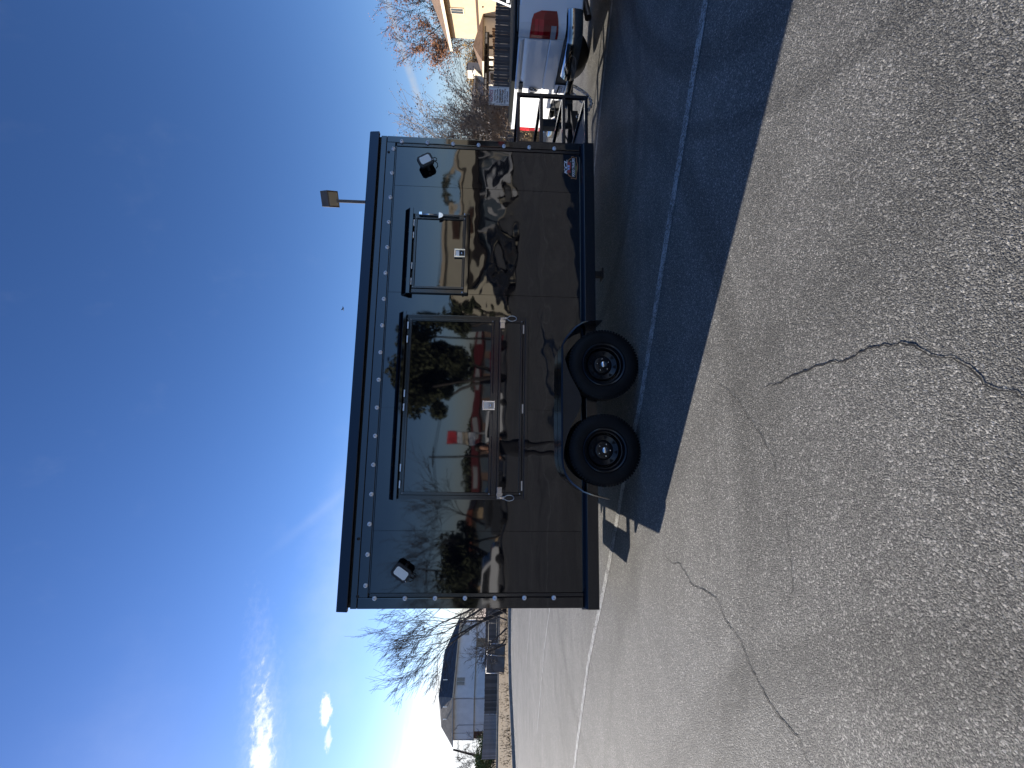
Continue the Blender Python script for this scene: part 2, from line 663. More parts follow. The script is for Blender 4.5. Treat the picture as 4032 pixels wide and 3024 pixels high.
KERB = [(-26, -6), (-17.5, 3.0), (-14.2, 10.5), (-12.35, 15.8), (-11.35, 18.2), (-10.5, 20.4), (-9.4, 21.5), (-7.2, 22.1), (-3.0, 22.6), (2.5, 19.5), (6.6, 10.2), (8.2, 7.9), (10.0, 6.9), (14, 5.7), (22, 4.6), (60, 0.5)]

g = MB()
g.box(-450, 450, -450, 450, -1.0, -0.6)
tag(g.build('ground', M_STRAW), kind='structure')

lot = MB()
pts = [(-26, -40)] + KERB + [(60, -40)]
lot.add([(x, y, 0) for x, y in pts] + [(-200, -40, 0), (200, -40, 0), (200, -200, 0), (-200, -200, 0)], [tuple(range(len(pts)))[::-1]])
# second sheet: the lot runs on behind the camera
lot.add([(-200, -40, 0), (-200, -120, 0), (200, -120, 0), (200, -40, 0)], [(0, 1, 2, 3)])
tag(lot.build('asphalt_lot', M_ASPH), kind='structure')

# kerb: swept concrete section with joints
def offset(poly, d):
    out = []
    for i, p in enumerate(poly):
        a = Vector(poly[max(0, i - 1)])
        b = Vector(poly[min(len(poly) - 1, i + 1)])
        t = (b - a).normalized()
        out.append((p[0] - t.y * d, p[1] + t.x * d))
    return out

dense = []
for (x0, y0), (x1, y1) in zip(KERB, KERB[1:]):
    n = max(1, int(math.hypot(x1 - x0, y1 - y0) / 0.6))
    dense += [(x0 + (x1 - x0) * i / n, y0 + (y1 - y0) * i / n) for i in range(n)]
dense.append(KERB[-1])
k0, k1, k2 = dense, offset(dense, 0.03), offset(dense, 0.17)
kb = MB()
rk = random.Random(3)
rings = []
for a, b, c in zip(k0, k1, k2):
    j = rk.uniform(-0.008, 0.008)
    rings.append([(a[0], a[1], -0.1), (a[0], a[1], 0.02), (b[0], b[1], 0.115 + j), (b[0] * .7 + c[0] * .3, b[1] * .7 + c[1] * .3, 0.13 + j), (c[0], c[1], 0.13 + j), (c[0], c[1], -0.1)])
kb.strip(None, rings)
tag(kb.build('kerb', M_CONC), kind='structure')

# grass verge behind the kerb, falling gently away
vg = MB()
rows = 14
grid = []
for i, p in enumerate(dense):
    a = Vector(dense[max(0, i - 1)])
    b = Vector(dense[min(len(dense) - 1, i + 1)])
    nrm = Vector((-(b - a).y, (b - a).x)).normalized()
    # spread directions so that neighbours never cross
    ctr = Vector((3.0, -8.0))
    rad = (Vector(p) - ctr).normalized()
    row = []
    for k in range(rows):
        s = (k / (rows - 1)) ** 2.2 * 110
        q = Vector(k2[i]) + rad * s
        row.append((q.x, q.y, 0.125 - 0.0085 * min(s, 55) + rk.uniform(-0.03, 0.03) * (0 < k)))
    grid.append(row)
vs = [p for row in grid for p in row]
vg.add(vs, [(i * rows + k, i * rows + k + 1, (i + 1) * rows + k + 1, (i + 1) * rows + k) for i in range(len(grid) - 1) for k in range(rows - 1)])
tag(vg.build('grass_verge', M_STRAW, smooth=True), kind='structure')


def verge_z(x, y):
    best = 1e9
    for q in k2:
        best = min(best, (q[0] - x) ** 2 + (q[1] - y) ** 2)
    return 0.125 - 0.0085 * min(sqrt(best), 55)


# painted parking lines (worn), a few mm above the asphalt
def stripe(pts, w=0.1, name='parking_stripe', z=0.004):
    m = MB()
    l, r = offset(pts, w / 2), offset(pts, -w / 2)
    n = len(pts)
    m.add([(x, y, z) for x, y in l] + [(x, y, z) for x, y in r], [(i, n + i, n + i + 1, i + 1) for i in range(n - 1)])
    tag(m.build(name, M_STRIPE), kind='structure')

stripe([(5.6, -2.42), (4.58, -1.796), (3.37, -1.067), (1.98, -.257), (1.2, .33), (0.11, 1.05), (-1.42, 2.2), (-2.9, 3.02), (-4.2, 3.7)], 0.105)
stripe([(9.0, -1.1), (7.1, .42), (6.25, 1.0), (5.4, 1.54), (3.5, 2.7), (2.0, 3.6)], 0.09)
stripe([(-1.0, 5.4), (-2.04, 6.15), (-3.25, 7.1), (-5.96, 8.6)], 0.075)
stripe([(-2.0, 9.5), (-3.49, 10.55), (-5.72, 12.0)], 0.07)
for yy, dy in ((-6.4, 0.35), (-10.6, -0.3), (-15.5, 0.4), (-21.0, 0.2)):   # rows behind the camera, seen in the shiny wall
    stripe([(-14, yy - dy), (2, yy), (26, yy + dy)], 0.11)

# cracks
def crack(pts, w, seed):
    rg = random.Random(seed)
    fine = []
    for (x0, y0), (x1, y1) in zip(pts, pts[1:]):
        n = max(2, int(math.hypot(x1 - x0, y1 - y0) / 0.012))
        for i in range(n):
            t = i / n
            fine.append((x0 + (x1 - x0) * t, y0 + (y1 - y0) * t))
    fine.append(pts[-1])
    ox = oy = 0.0
    path = []
    for x, y in fine:
        ox = ox * 0.8 + rg.uniform(-1, 1) * 0.0055
        oy = oy * 0.8 + rg.uniform(-1, 1) * 0.0055
        path.append((x + ox, y + oy))
    N = len(path)
    m = MB()
    L, R = [], []
    off = offset(path, 1.0)
    wa = wb = 0.8
    for i, (p, q) in enumerate(zip(path, off)):
        nx, ny = q[0] - p[0], q[1] - p[1]
        env = min(1, 6 * i / N, 6 * (N - i) / N)
        wa = wa * 0.8 + 0.2 * rg.choice((0.0, 0.5, 1.0, 2.2))
        wb = wb * 0.8 + 0.2 * rg.choice((0.0, 0.5, 1.0, 2.2))
        a = w * env * (0.12 + wa * rg.uniform(0.7, 1.2))
        b = w * env * (0.12 + wb * rg.uniform(0.7, 1.2))
        L.append((p[0] + nx * a, p[1] + ny * a, 0.003))
        R.append((p[0] - nx * b, p[1] - ny * b, 0.003))
    m.add(L + R, [(i, N + i, N + i + 1, i + 1) for i in range(N - 1)])
    tag(m.build('asphalt_crack', M_CRACK), kind='structure')

crack([(2.018, -1.608), (1.899, -1.711), (1.753, -1.938), (1.668, -2.001), (1.557, -2.122), (1.457, -2.201), (1.37, -2.228), (1.289, -2.294), (1.233, -2.313)], 0.0017, 1)
crack([(1.803, -2.116), (1.821, -2.325), (1.839, -2.479), (1.848, -2.613), (1.845, -2.711), (1.878, -2.796), (1.879, -2.901), (1.858, -2.936), (1.862, -2.972), (1.829, -3.035), (1.799, -3.093), (1.778, -3.153), (1.744, -3.186), (1.689, -3.229), (1.659, -3.263), (1.655, -3.293), (1.627, -3.323), (1.55, -3.4)], 0.0028, 2)
crack([(0.638, -0.612), (0.601, -0.863), (0.631, -1.012), (0.538, -1.208), (0.565, -1.38), (0.562, -1.532), (0.466, -1.63), (0.413, -1.798), (0.348, -1.862), (0.274, -1.952), (0.223, -2.038), (0.191, -2.159), (0.178, -2.27), (0.138, -2.3), (0.0, -2.4)], 0.0026, 3)
crack([(1.279, -2.291), (1.145, -2.283), (0.999, -2.287), (0.903, -2.289), (0.839, -2.288), (0.735, -2.258)], 0.0013, 4)
crack([(0.124, -0.04), (-0.039, -0.196), (-0.169, -0.319), (-0.317, -0.37)], 0.0014, 5)
for k in range(6):                                        # long cracks behind the camera
    rg = random.Random(20 + k)
    yy = -8 - 3.6 * k
    crack([(-9 + i * 1.6, yy + rg.uniform(-0.5, 0.5)) for i in range(16)], 0.02, 30 + k)

# ================================================================== FOOD TRAILER
L, W = 4.74, 2.30
M_PANEL = gloss_black('black_gloss_sheet', 1.0, 3.7)
M_TRIM = gloss_black('black_gloss_trim', 0.25, 9.1, 0.03)
M_PANE = gloss_black('black_gloss_pane', 0.22, 5.5)
M_FRAME = mat('black_enamel', (0.006, 0.007, 0.010), 0.16, ior=1.7)
M_CHASSIS = mat('black_chassis_paint', (0.012, 0.012, 0.014), 0.42, var=0.3, vscale=6)
M_RUBBER = mat('tyre_rubber', (0.008, 0.008, 0.009), 0.55, spec=0.2, var=0.3, vscale=9)
M_RIM = mat('black_wheel_paint', (0.006, 0.006, 0.008), 0.28)
M_CHROME = mat('chrome', (0.75, 0.75, 0.76), 0.12, 1.0)
M_ZINC = mat('zinc_plate', (0.62, 0.62, 0.63), 0.3, 1.0)
M_LENS = mat('clear_lens', (0.9, 0.92, 0.96), 0.1, ior=1.7)
M_BEZEL = mat('lens_core', (0.45, 0.47, 0.5), 0.3)
M_DIFF = mat('flood_diffuser', (0.8, 0.82, 0.78), 0.35)
M_BLACKPL = mat('black_plastic', (0.014, 0.014, 0.015), 0.5)
M_GALV = mat('galvanised_mesh', (0.23, 0.24, 0.26), 0.45, 0.7, var=0.2)

trailer = thing('food_trailer', 'black glossy enclosed food trailer on two axles, parked behind the silver pickup', 'trailer')


def tz(mb):
    """the box stands a touch higher at its back end"""
    mb.v = [(x, y, z + max(0.0, (z - 0.45) / 2.2) * 0.018 * (1 - 2 * x / L)) for x, y, z in mb.v]
    return mb


def tp(mb, name, m, parent=trailer, **kw):
    return tz(mb).build(name, m, parent, **kw)


b = MB()
b.box(0.005, L - 0.005, 0.02, W - 0.02, 0.50, 2.662)
tp(b, 'body_shell', M_TRIM)
# side sheets with hairline joints (about 1.165 m apart)
for x0, x1 in ((0.137, 0.690), (0.6935, 1.8525), (1.856, 3.0245), (3.028, 4.186), (4.1895, 4.630)):
    tp(MB().box(x0, x1, 0.004, 0.02, 0.534, 2.494), 'side_sheet', M_PANEL)
# corner and top trim
tp(MB().box(0, 0.098, -0.012, 0.03, 0.523, 2.60), 'corner_trim', M_TRIM, bevel=0.006)
tp(MB().box(0.102, 0.134, -0.006, 0.02, 0.523, 2.496), 'trim_lip', M_FRAME, bevel=0.003)
tp(MB().box(4.668, L, -0.012, 0.03, 0.523, 2.60), 'corner_trim', M_TRIM, bevel=0.006)
tp(MB().box(4.633, 4.664, -0.006, 0.02, 0.523, 2.496), 'trim_lip', M_FRAME, bevel=0.003)
tp(MB().box(0.101, 4.665, -0.012, 0.02, 2.508, 2.60), 'top_trim', M_TRIM, bevel=0.004)
tp(MB().box(0.137, 4.630, -0.006, 0.02, 2.4965, 2.506), 'trim_lip', M_FRAME)
tp(MB().box(0, L, -0.010, 0.02, 2.603, 2.662), 'top_band', M_TRIM, bevel=0.004)
tp(MB().box(0.0, 0.02, 0.03, W, 0.523, 2.66), 'end_sheet', M_TRIM)
tp(MB().box(L - 0.02, L, 0.031, W, 0.523, 2.66), 'end_sheet', M_TRIM)
# roof cap with a down-turned fascia
r = MB()
r.prism([(-0.062, 2.672), (-0.052, 2.765), (-0.042, 2.775), (W / 2, 2.81), (W + 0.05, 2.775), (W + 0.062, 2.765), (W + 0.055, 2.672), (W + 0.02, 2.672), (W + 0.02, 2.70), (-0.02, 2.70), (-0.02, 2.672)], -0.012, L + 0.012, 'YZ')
tp(r, 'roof', M_TRIM, bevel=0.004)
tp(MB().box(0.01, L - 0.01, 0.0, W, 2.662, 2.70), 'roof_gasket', M_BLACKPL)
# floor frame: rail with sloped top all round
for nm, y0, y1, s in (('bottom_rail', -0.045, 0.0, 1), ('bottom_rail', W + 0.045, W, -1)):
    q = MB()
    q.prism([(y0, 0.38), (y0, 0.488), (y0 + 0.012 * s, 0.500), (y1, 0.522), (y1 + 0.06 * s, 0.522), (y1 + 0.06 * s, 0.38)], -0.004, L + 0.004, 'YZ')
    tp(q, nm, M_FRAME, bevel=0.003)
for x0, x1 in ((-0.003, 0.05), (L - 0.05, L + 0.003)):
    tp(MB().box(x0, x1, 0.062, W - 0.062, 0.38, 0.521), 'end_rail', M_FRAME)
b = MB()
b.box(0.05, L - 0.05, 0.062, W - 0.062, 0.46, 0.499)
for i in range(9):
    b.box(0.3 + i * 0.52, 0.36 + i * 0.52, 0.065, W - 0.065, 0.385, 0.455)
for y in (0.45, W - 0.5):
    b.box(0.06, L - 0.06, y, y + 0.05, 0.30, 0.383)
tp(b, 'floor_frame', M_CHASSIS)

# marker lights
ml = MB()
ml.lathe([(0.0, -0.021), (0.010, -0.019), (0.017, -0.013), (0.020, -0.006), (0.021, 0.0)], 16)
ml_me = ml.mesh('marker_light', M_LENS, True)
mc = MB()
mc.lathe([(0.0, -0.0235), (0.0065, -0.0228), (0.0085, -0.0185), (0.0085, -0.015)], 10)
mc_me = mc.mesh('light_core', M_BEZEL, True)
spots = [(0.207 + 0.2738 * i, 2.549 - 0.0024 * i) for i in range(17)]
spots += [(0.0945, 2.462 - 0.276 * i) for i in range(7)] + [(4.6785, 2.428 - 0.271 * i) for i in range(7)]
for x, z in spots:
    o = inst('marker_light', ml_me, trailer, (x, -0.0122, z))
    inst('light_core', mc_me, o, (0, 0, 0))
for x, z in ((0.11, 2.60), (0.62, 2.625), (4.55, 2.575)):
    tp(MB().lathe([(0.0, -0.019), (0.013, -0.017), (0.015, -0.01)], 12, (x, 0, z)), 'cable_plug', M_BLACKPL, smooth=True)


# serving windows -----------------------------------------------------------
def frame_rect(mb, x0, x1, z0, z1, w, y0, y1):
    mb.box(x0, x0 + w, y0, y1, z0, z1)
    mb.box(x1 - w, x1, y0, y1, z0, z1)
    mb.box(x0 + w + .001, x1 - w - .001, y0 + .001, y1, z1 - w, z1)
    mb.box(x0 + w + .001, x1 - w - .001, y0 + .001, y1, z0, z0 + w)
    return mb


def drip_cap(parent, x0, x1, zt, zm, zb):
    q = MB()
    q.prism([(-0.002, zt), (-0.014, zt), (-0.068, zm + 0.005), (-0.078, zm), (-0.078, zb), (-0.070, zb), (-0.066, zm - 0.012), (-0.002, zt - 0.03)], x0, x1, 'YZ')
    tp(q, 'drip_cap', M_TRIM, parent, bevel=0.0025)


def part_mesh_parent(mb, name, m, **kw):
    return tp(mb, name, m, trailer, **kw)


def latch(parent, x0, x1, z0, z1, y=-0.030):
    q = frame_rect(MB(), x0, x1, z0, z1, 0.014, y - 0.008, y + 0.004)
    tp(q, 'latch_plate', M_CHROME, parent, bevel=0.003)
    q = MB().box(x0 + 0.012, x1 - 0.012, y + 0.0045, y + 0.010, z0 + 0.012, z1 - 0.012)
    tp(q, 'latch_tray', M_ZINC, parent)
    q = MB().hexa([(x0 + .018, y, z0 + .018), (x1 - .018, y, z0 + .018), (x1 - .018, y + .004, z0 + .018), (x0 + .018, y + .004, z0 + .018)],
                  [(x0 + .018, y - .006, z0 + .068), (x1 - .018, y - .006, z0 + .068), (x1 - .018, y, z0 + .068), (x0 + .018, y, z0 + .068)])
    tp(q, 'latch_paddle', M_BLACKPL if x0 > 3 else M_ZINC, parent, bevel=0.002)
    q = MB().lathe([(0, y - 0.009), (0.009, y - 0.008), (0.011, y - 0.002)], 14, ((x0 + x1) / 2, 0, z0 + 0.043))
    tp(q, 'lock_cylinder', M_CHROME, parent, smooth=True)


def hinge_row(parent, xs, z, y=-0.05, w=0.07):
    for x in xs:
        tp(MB().box(x - w / 2, x + w / 2, y - 0.004, y + 0.004, z - 0.006, z + 0.006), 'hinge', M_ZINC, parent)


def serving_window(x0, x1, z0, z1, panes, cap):
    root = part_mesh_parent(frame_rect(MB(), x0, x1, z0, z1, 0.042, -0.028, 0.003), 'serving_window', M_FRAME, bevel=0.004)
    for (px0, px1, pz0, pz1) in panes:
        tp(frame_rect(MB(), px0 - 0.026, px1 + 0.026, pz0 - 0.024, pz1 + 0.024, 0.024, -0.040, -0.006), 'sash_frame', M_FRAME, root, bevel=0.003)
        tp(MB().box(px0, px1, -0.024, -0.012, pz0, pz1), 'shutter_panel', M_PANE, root)
        # small corner screws of the sash
        for sx in (px0 - 0.013, px1 + 0.013):
            for sz in (pz0 - 0.012, pz1 + 0.012):
                tp(MB().lathe([(0, -0.0435), (0.004, -0.043), (0.005, -0.040)], 8, (sx, 0, sz)), 'screw', M_CHROME, root, smooth=True)
    drip_cap(root, *cap)
    return root


w1 = serving_window(3.018, 3.868, 1.693, 2.290, [(3.088, 3.806, 1.758, 2.232)], (2.994, 3.905, 2.362, 2.306, 2.268))
latch(w1, 3.397, 3.486, 1.720, 1.840, -0.044)
hinge_row(w1, (3.75, 3.617, 3.29, 3.125), 2.264)
tp(MB().box(3.022, 3.870, -0.052, -0.029, 1.690, 1.733), 'sill', M_TRIM, w1, bevel=0.004)
q = MB()
q.bar((3.842, -0.055, 2.215), (3.838, -0.055, 1.80), 0.022)
tp(q, 'prop_strut', M_FRAME, w1, bevel=0.003)
tp(MB().tube([(3.842, -0.062, 2.21), (3.842, -0.062, 2.02)], 0.006, 8), 'strut_rod', M_CHROME, w1, smooth=True)
q = MB()
q.prism([(3.80, 2.012), (3.868, 2.012), (3.856, 1.975), (3.834, 1.962), (3.812, 1.975)], -0.072, -0.056)
tp(q, 'strut_bracket', M_CHROME, w1, bevel=0.002)
tp(MB().box(3.835, 3.865, -0.07, -0.05, 2.18, 2.215), 'strut_bracket', M_CHROME, w1, bevel=0.003)
for x in (3.865, 3.025):
    tp(MB().lathe([(0, -0.06), (0.008, -0.058), (0.010, -0.05)], 10, (x, 0, 1.745)), 'screw', M_CHROME, w1, smooth=True)

w2 = serving_window(0.985, 2.790, 1.078, 2.290, [(1.055, 2.722, 1.440, 2.232), (1.058, 2.728, 1.148, 1.336)], (0.980, 2.806, 2.368, 2.316, 2.285))
tp(MB().box(1.03, 2.745, -0.034, -0.004, 1.3615, 1.4135), 'mid_rail', M_FRAME, w2, bevel=0.004)
latch(w2, 1.842, 1.933, 1.388, 1.512, -0.044)
hinge_row(w2, (2.67, 2.53, 1.99, 1.855, 1.28, 1.125), 2.268)
hinge_row(w2, (2.66, 1.86, 1.12), 1.118, -0.046, 0.09)
tp(MB().box(1.00, 2.775, -0.045, -0.029, 1.066, 1.10), 'sill', M_TRIM, w2, bevel=0.004)
for x0, sgn in ((2.720, 1), (1.052, -1)):
    q = MB()
    q.box(x0 - 0.055, x0 + 0.055, -0.052, -0.044, 1.306, 1.352)
    q.box(x0 + 0.012 * sgn - 0.012, x0 + 0.012 * sgn + 0.012, -0.066, -0.053, 1.300, 1.358)
    q.tube([(x0 + 0.045 * sgn, -0.062, 1.33), (x0 + 0.045 * sgn, -0.062, 1.285)], 0.010, 8)
    h = tp(q, 'hasp', M_CHROME, w2, bevel=0.002)
    c0 = x0 + 0.045 * sgn
    pts = [(c0 - 0.012, -0.06, 1.30)] + [(c0 + 0.034 * sin(a) * sgn * 0.8, -0.058, 1.235 - 0.045 * cos(a)) for a in [0.9 * pi * (1 - 2 * i / 12) for i in range(13)]] + [(c0 + 0.012, -0.06, 1.30)]
    tp(MB().tube(pts, 0.003, 6), 'cable_loop', M_ZINC, w2, smooth=True)


# flood lamps ---------------------------------------------------------------
def flood(cx, cz, ang, wl=0.115, hl=0.086):
    """lamp head parallel to the wall, turned by ang in its plane"""
    ca, sa = cos(ang), sin(ang)

    def R(mb):
        mb.v = [(cx + x * ca - z * sa, y, cz + x * sa + z * ca) for x, y, z in mb.v]
        return mb
    W2, H2, c = wl / 2 + 0.024, hl / 2 + 0.024, 0.022
    oct_ = [(-W2 + c, -H2), (W2 - c, -H2), (W2, -H2 + c), (W2, H2 - c), (W2 - c, H2), (-W2 + c, H2), (-W2, H2 - c), (-W2, -H2 + c)]
    q = MB().prism(oct_, -0.098, -0.066)
    for i in range(7):
        x = -W2 + 0.028 + i * (2 * W2 - 0.056) / 6
        q.box(x - 0.003, x + 0.003, -0.0655, -0.052, -H2 + 0.012, H2 - 0.012)
    root = tp(R(q), 'flood_lamp', M_BLACKPL, bevel=0.003)
    w_, h_, c_ = wl / 2 + 0.007, hl / 2 + 0.007, 0.016
    ring = [(-w_ + c_, -h_), (w_ - c_, -h_), (w_, -h_ + c_), (w_, h_ - c_), (w_ - c_, h_), (-w_ + c_, h_), (-w_, h_ - c_), (-w_, -h_ + c_)]
    tp(R(MB().prism(ring, -0.104, -0.0985)), 'lamp_rim', M_FRAME, root, bevel=0.002)
    w_, h_, c_ = wl / 2, hl / 2, 0.012
    ring = [(-w_ + c_, -h_), (w_ - c_, -h_), (w_, -h_ + c_), (w_, h_ - c_), (w_ - c_, h_), (-w_ + c_, h_), (-w_, h_ - c_), (-w_, -h_ + c_)]
    tp(R(MB().prism(ring, -0.1075, -0.1045)), 'lamp_glass', M_DIFF, root, bevel=0.002)
    q = MB()
    q.tube([(-0.03, -0.06, -H2 - 0.006), (-0.028, -0.045, -H2 - 0.03), (0.0, -0.04, -H2 - 0.042), (0.028, -0.03, -H2 - 0.03), (0.03, -0.002, -H2 + 0.01)], 0.0045, 8)
    tp(R(q), 'lamp_cable', M_BLACKPL, root, smooth=True)
    q = MB()
    q.box(-W2 - 0.008, -W2 + 0.001, -0.09, -0.02, -0.012, 0.012)
    q.box(W2 - 0.001, W2 + 0.008, -0.09, -0.02, -0.012, 0.012)
    q.box(-W2 - 0.008, W2 + 0.008, -0.020, -0.004, -0.014, 0.014)
    tp(R(q), 'lamp_bracket', M_BLACKPL, root, bevel=0.002)
    tp(R(MB().lathe([(0, -0.106), (0.005, -0.105), (0.006, -0.10)], 8, (-0.035, 0, -hl / 2 - 0.014))), 'knob', M_CHROME, root, smooth=True)


flood(4.425, 2.170, radians(-60.0) + pi / 2, 0.082, 0.112)
flood(0.338, 2.203, radians(55.5) - pi / 2, 0.078, 0.124)

# maker's sticker (flat print, in its real lettering) ------------------------
M_STO = mat('sticker_orange', (0.62, 0.27, 0.12), 0.35)
M_STB = mat('sticker_black', (0.010, 0.006, 0.006), 0.3)
M_STW = mat('sticker_white', (0.82, 0.82, 0.86), 0.35)
M_STR = mat('sticker_red', (0.42, 0.06, 0.06), 0.35)
M_STBL = mat('sticker_blue', (0.32, 0.52, 0.78), 0.35)
M_STG = mat('sticker_gold', (0.30, 0.26, 0.09), 0.35)
cx0, cz0 = 4.475, 0.606
def lz(px, py):                       # sticker drawing grid -> wall metres
    return 4.346 + (1500 - py) / 840 * 0.258, 0.694 - (px - 205) / 535 * 0.151
outer = [(470, 1500), (530, 1478), (600, 1490), (670, 1508), (690, 1400), (690, 1290), (712, 1190), (738, 1080), (735, 980), (712, 890), (690, 830), (698, 740), (688, 665), (620, 690), (555, 650), (490, 655), (480, 720), (410, 750), (360, 800), (340, 850), (340, 1300), (370, 1370), (430, 1415), (475, 1420)]
cgx = sum(p[0] for p in outer) / len(outer)
cgy = sum(p[1] for p in outer) / len(outer)
def stick(mb, poly, y):
    mb.add([(lz(*p)[0], y, lz(*p)[1]) for p in poly], [tuple(range(len(poly)))])
st = MB()
st.prism([lz(*p) for p in outer], 0.0036, 0.0010)
sticker = st.build('maker_sticker', [M_STO], trailer)
q = MB()
q.prism([lz(cgx + (p[0] - cgx) * 0.90, cgy + (p[1] - cgy) * 0.955) for p in outer], 0.0009, 0.0002)
q.build('sticker_field', M_STB, sticker)
q = MB()
q.prism([lz(*p) for p in ((335, 1275), (460, 1275), (465, 1205), (440, 1200), (440, 1130), (465, 1125), (470, 905), (400, 870), (350, 875), (335, 900))], 0.0001, -0.0006)
q.build('sticker_truck', M_STR, sticker)
q = MB()
q.prism([lz(*p) for p in ((340, 1165), (415, 1165), (415, 1095), (340, 1095))], -0.0007, -0.0012)
q.prism([lz(*p) for p in ((340, 1070), (420, 1070), (420, 995), (345, 990))], -0.0007, -0.0012)
q.build('sticker_window', M_STBL, sticker)
q = MB()
for a, bb in (((620, 1370), (635, 1370)), ):
    q.prism([lz(*p) for p in ((628, 1370), (656, 1370), (650, 1100), (640, 860), (622, 860), (628, 1100))], 0.0001, -0.0006)
q.prism([lz(*p) for p in ((660, 1200), (690, 1170), (692, 1010), (660, 980))], 0.0001, -0.0006)
q.build('sticker_scroll', M_STG, sticker)
def XZ(x, z, y):
    return Matrix.Translation((x, y, z)) @ Matrix.Rotation(pi / 2, 4, 'X')
q = MB()
text_mb(q, 'KCL', 0.044, XZ(4.476, 0.674, -0.0016), 0.168, 0.25, 0.0006, bold=0.0014)
q.build('sticker_lettering', M_STW, sticker, world=True)
q = MB()
text_mb(q, 'FOOD TRAILERS', 0.037, XZ(4.477, 0.592, -0.0016), 0.212, 0.05, 0.0006, bold=0.0009)
text_mb(q, 'E', 0.014, XZ(4.545, 0.6215, -0.0016), 0.012)
q.build('sticker_lettering', M_STW, sticker, world=True)

# fender --------------------------------------------------------------------
top = [(1.015, 0.325), (1.05, 0.47), (1.083, 0.566), (1.153, 0.663), (1.20, 0.705), (1.247, 0.735), (1.31, 0.756), (1.389, 0.766), (1.93, 0.767), (2.455, 0.764), (2.51, 0.742), (2.56, 0.710), (2.652, 0.629), (2.70, 0.56), (2.722, 0.47), (2.724, 0.365)]
q = MB()
inner = []
for i, p in enumerate(top):
    a, c = Vector(top[max(0, i - 1)]), Vector(top[min(len(top) - 1, i + 1)])
    t = (c - a).normalized()
    inner.append((p[0] + t.y * 0.010, p[1] - t.x * 0.010))
rings = []
for (x, z), (xi, zi) in zip(top, inner):
    rings.append([(x, -0.006, z), (x, -0.228, z), (xi, -0.240, zi - 0.004), (xi, -0.226, zi), (xi, -0.006, zi)])
q.strip(None, rings)
fender = q.build('fender', M_FRAME, trailer, auto=35)
q = MB()
low = [(1.36, 0.750), (1.5, 0.735), (1.60, 0.708), (1.69, 0.672), (1.767, 0.630), (1.84, 0.592), (1.90, 0.574), (1.93, 0.571), (1.96, 0.574), (2.02, 0.592), (2.09, 0.632), (2.17, 0.675), (2.26, 0.708), (2.36, 0.736), (2.49, 0.748)]
q.prism(low + [(2.45, 0.755), (1.39, 0.756)], -0.224, -0.216)
q.build('fender_skirt', M_CHASSIS, fender)
for x0, z0, x1, z1 in ((1.03, .40, 1.10, .56), (2.62, .60, 2.715, .42)):
    q = MB().box(min(x0, x1), max(x0, x1), -0.21, -0.02, min(z0, z1), max(z0, z1))
farf = copy_tree(fender)
farf.rotation_euler = (0, 0, pi)
farf.location = (3.74, W, 0)

# wheels --------------------------------------------------------------------
prof = [(0.205, -0.030), (0.215, -0.012), (0.250, -0.002), (0.290, -0.002), (0.315, -0.010), (0.333, -0.026), (0.342, -0.045), (0.345, -0.10), (0.342, -0.155), (0.333, -0.174), (0.315, -0.190), (0.25, -0.198), (0.215, -0.188), (0.205, -0.17)]
ty = MB()
ty.lathe(prof, 64)
for k in range(72):                                       # shoulder lugs
    a = 2 * pi * k / 72
    for y0, y1 in ((-0.0425, -0.0045), (-0.195, -0.158)):
        c = Vector((cos(a), 0, sin(a)))
        t = Vector((-sin(a), 0, cos(a)))
        s0 = 1 if y0 > -0.1 else -1
        pb = [c * 0.318 + Vector((0, -0.006 if s0 > 0 else -0.194, 0)) + t * s * 0.009 for s in (-1, 1)]
        pt = [c * 0.3445 + Vector((0, -0.050 if s0 > 0 else -0.150, 0)) + t * s * 0.009 for s in (-1, 1)]
        pm = [c * 0.3425 + Vector((0, -0.016 if s0 > 0 else -0.184, 0)) + t * s * 0.009 for s in (-1, 1)]
        ty.add([tuple(p) for p in pb + pm + pt], [(0, 1, 3, 2), (2, 3, 5, 4), (0, 2, 4), (1, 5, 3)])
ty_me = ty.mesh('tyre', M_RUBBER)
ty_me.polygons.foreach_set('use_smooth', [True] * len(ty_me.polygons))
set_sharp(ty_me, radians(40))
rm = MB()
rm.lathe([(0.207, -0.176), (0.210, -0.190), (0.204, -0.195), (0.192, -0.190), (0.186, -0.176), (0.180, -0.160), (0.176, -0.150), (0.168, -0.148), (0.160, -0.125), (0.158, -0.105)], 48)
rm.lathe([(0.156, -0.118), (0.148, -0.132), (0.140, -0.136), (0.095, -0.120), (0.088, -0.126), (0.080, -0.140), (0.070, -0.143), (0.042, -0.143), (0.040, -0.150), (0.0, -0.150)], 48)
rm.lathe([(0.156, -0.100), (0.0, -0.100)], 24)
rm_me = rm.mesh('wheel_rim', M_RIM)
rm_me.polygons.foreach_set('use_smooth', [True] * len(rm_me.polygons))
set_sharp(rm_me, radians(35))
hl_ = MB()
for k in range(8):                                        # flat black patches: shade of the disc's vents put into the colour
    a = 2 * pi * k / 8 + 0.2
    c = Vector((cos(a), 0, sin(a)))
    t = Vector((-sin(a), 0, cos(a)))
    hl_.add([tuple(c * 0.133 + t * 0.020 + Vector((0, -0.1365, 0))), tuple(c * 0.133 - t * 0.020 + Vector((0, -0.1365, 0))), tuple(c * 0.104 + t * 0.004 + Vector((0, -0.126, 0))), tuple(c * 0.104 - t * 0.004 + Vector((0, -0.126, 0)))], [(0, 1, 3, 2)])
vent_shade_me = hl_.mesh('vent_shade', mat('deep_black', (0.001, 0.001, 0.001), 0.9))
cap = MB()
cap.lathe([(0.0, -0.196), (0.024, -0.195), (0.029, -0.190), (0.030, -0.150)], 24)
cap_me = cap.mesh('hub_cap', M_CHROME, True)
set_sharp(cap_me, radians(50))
nut = MB()
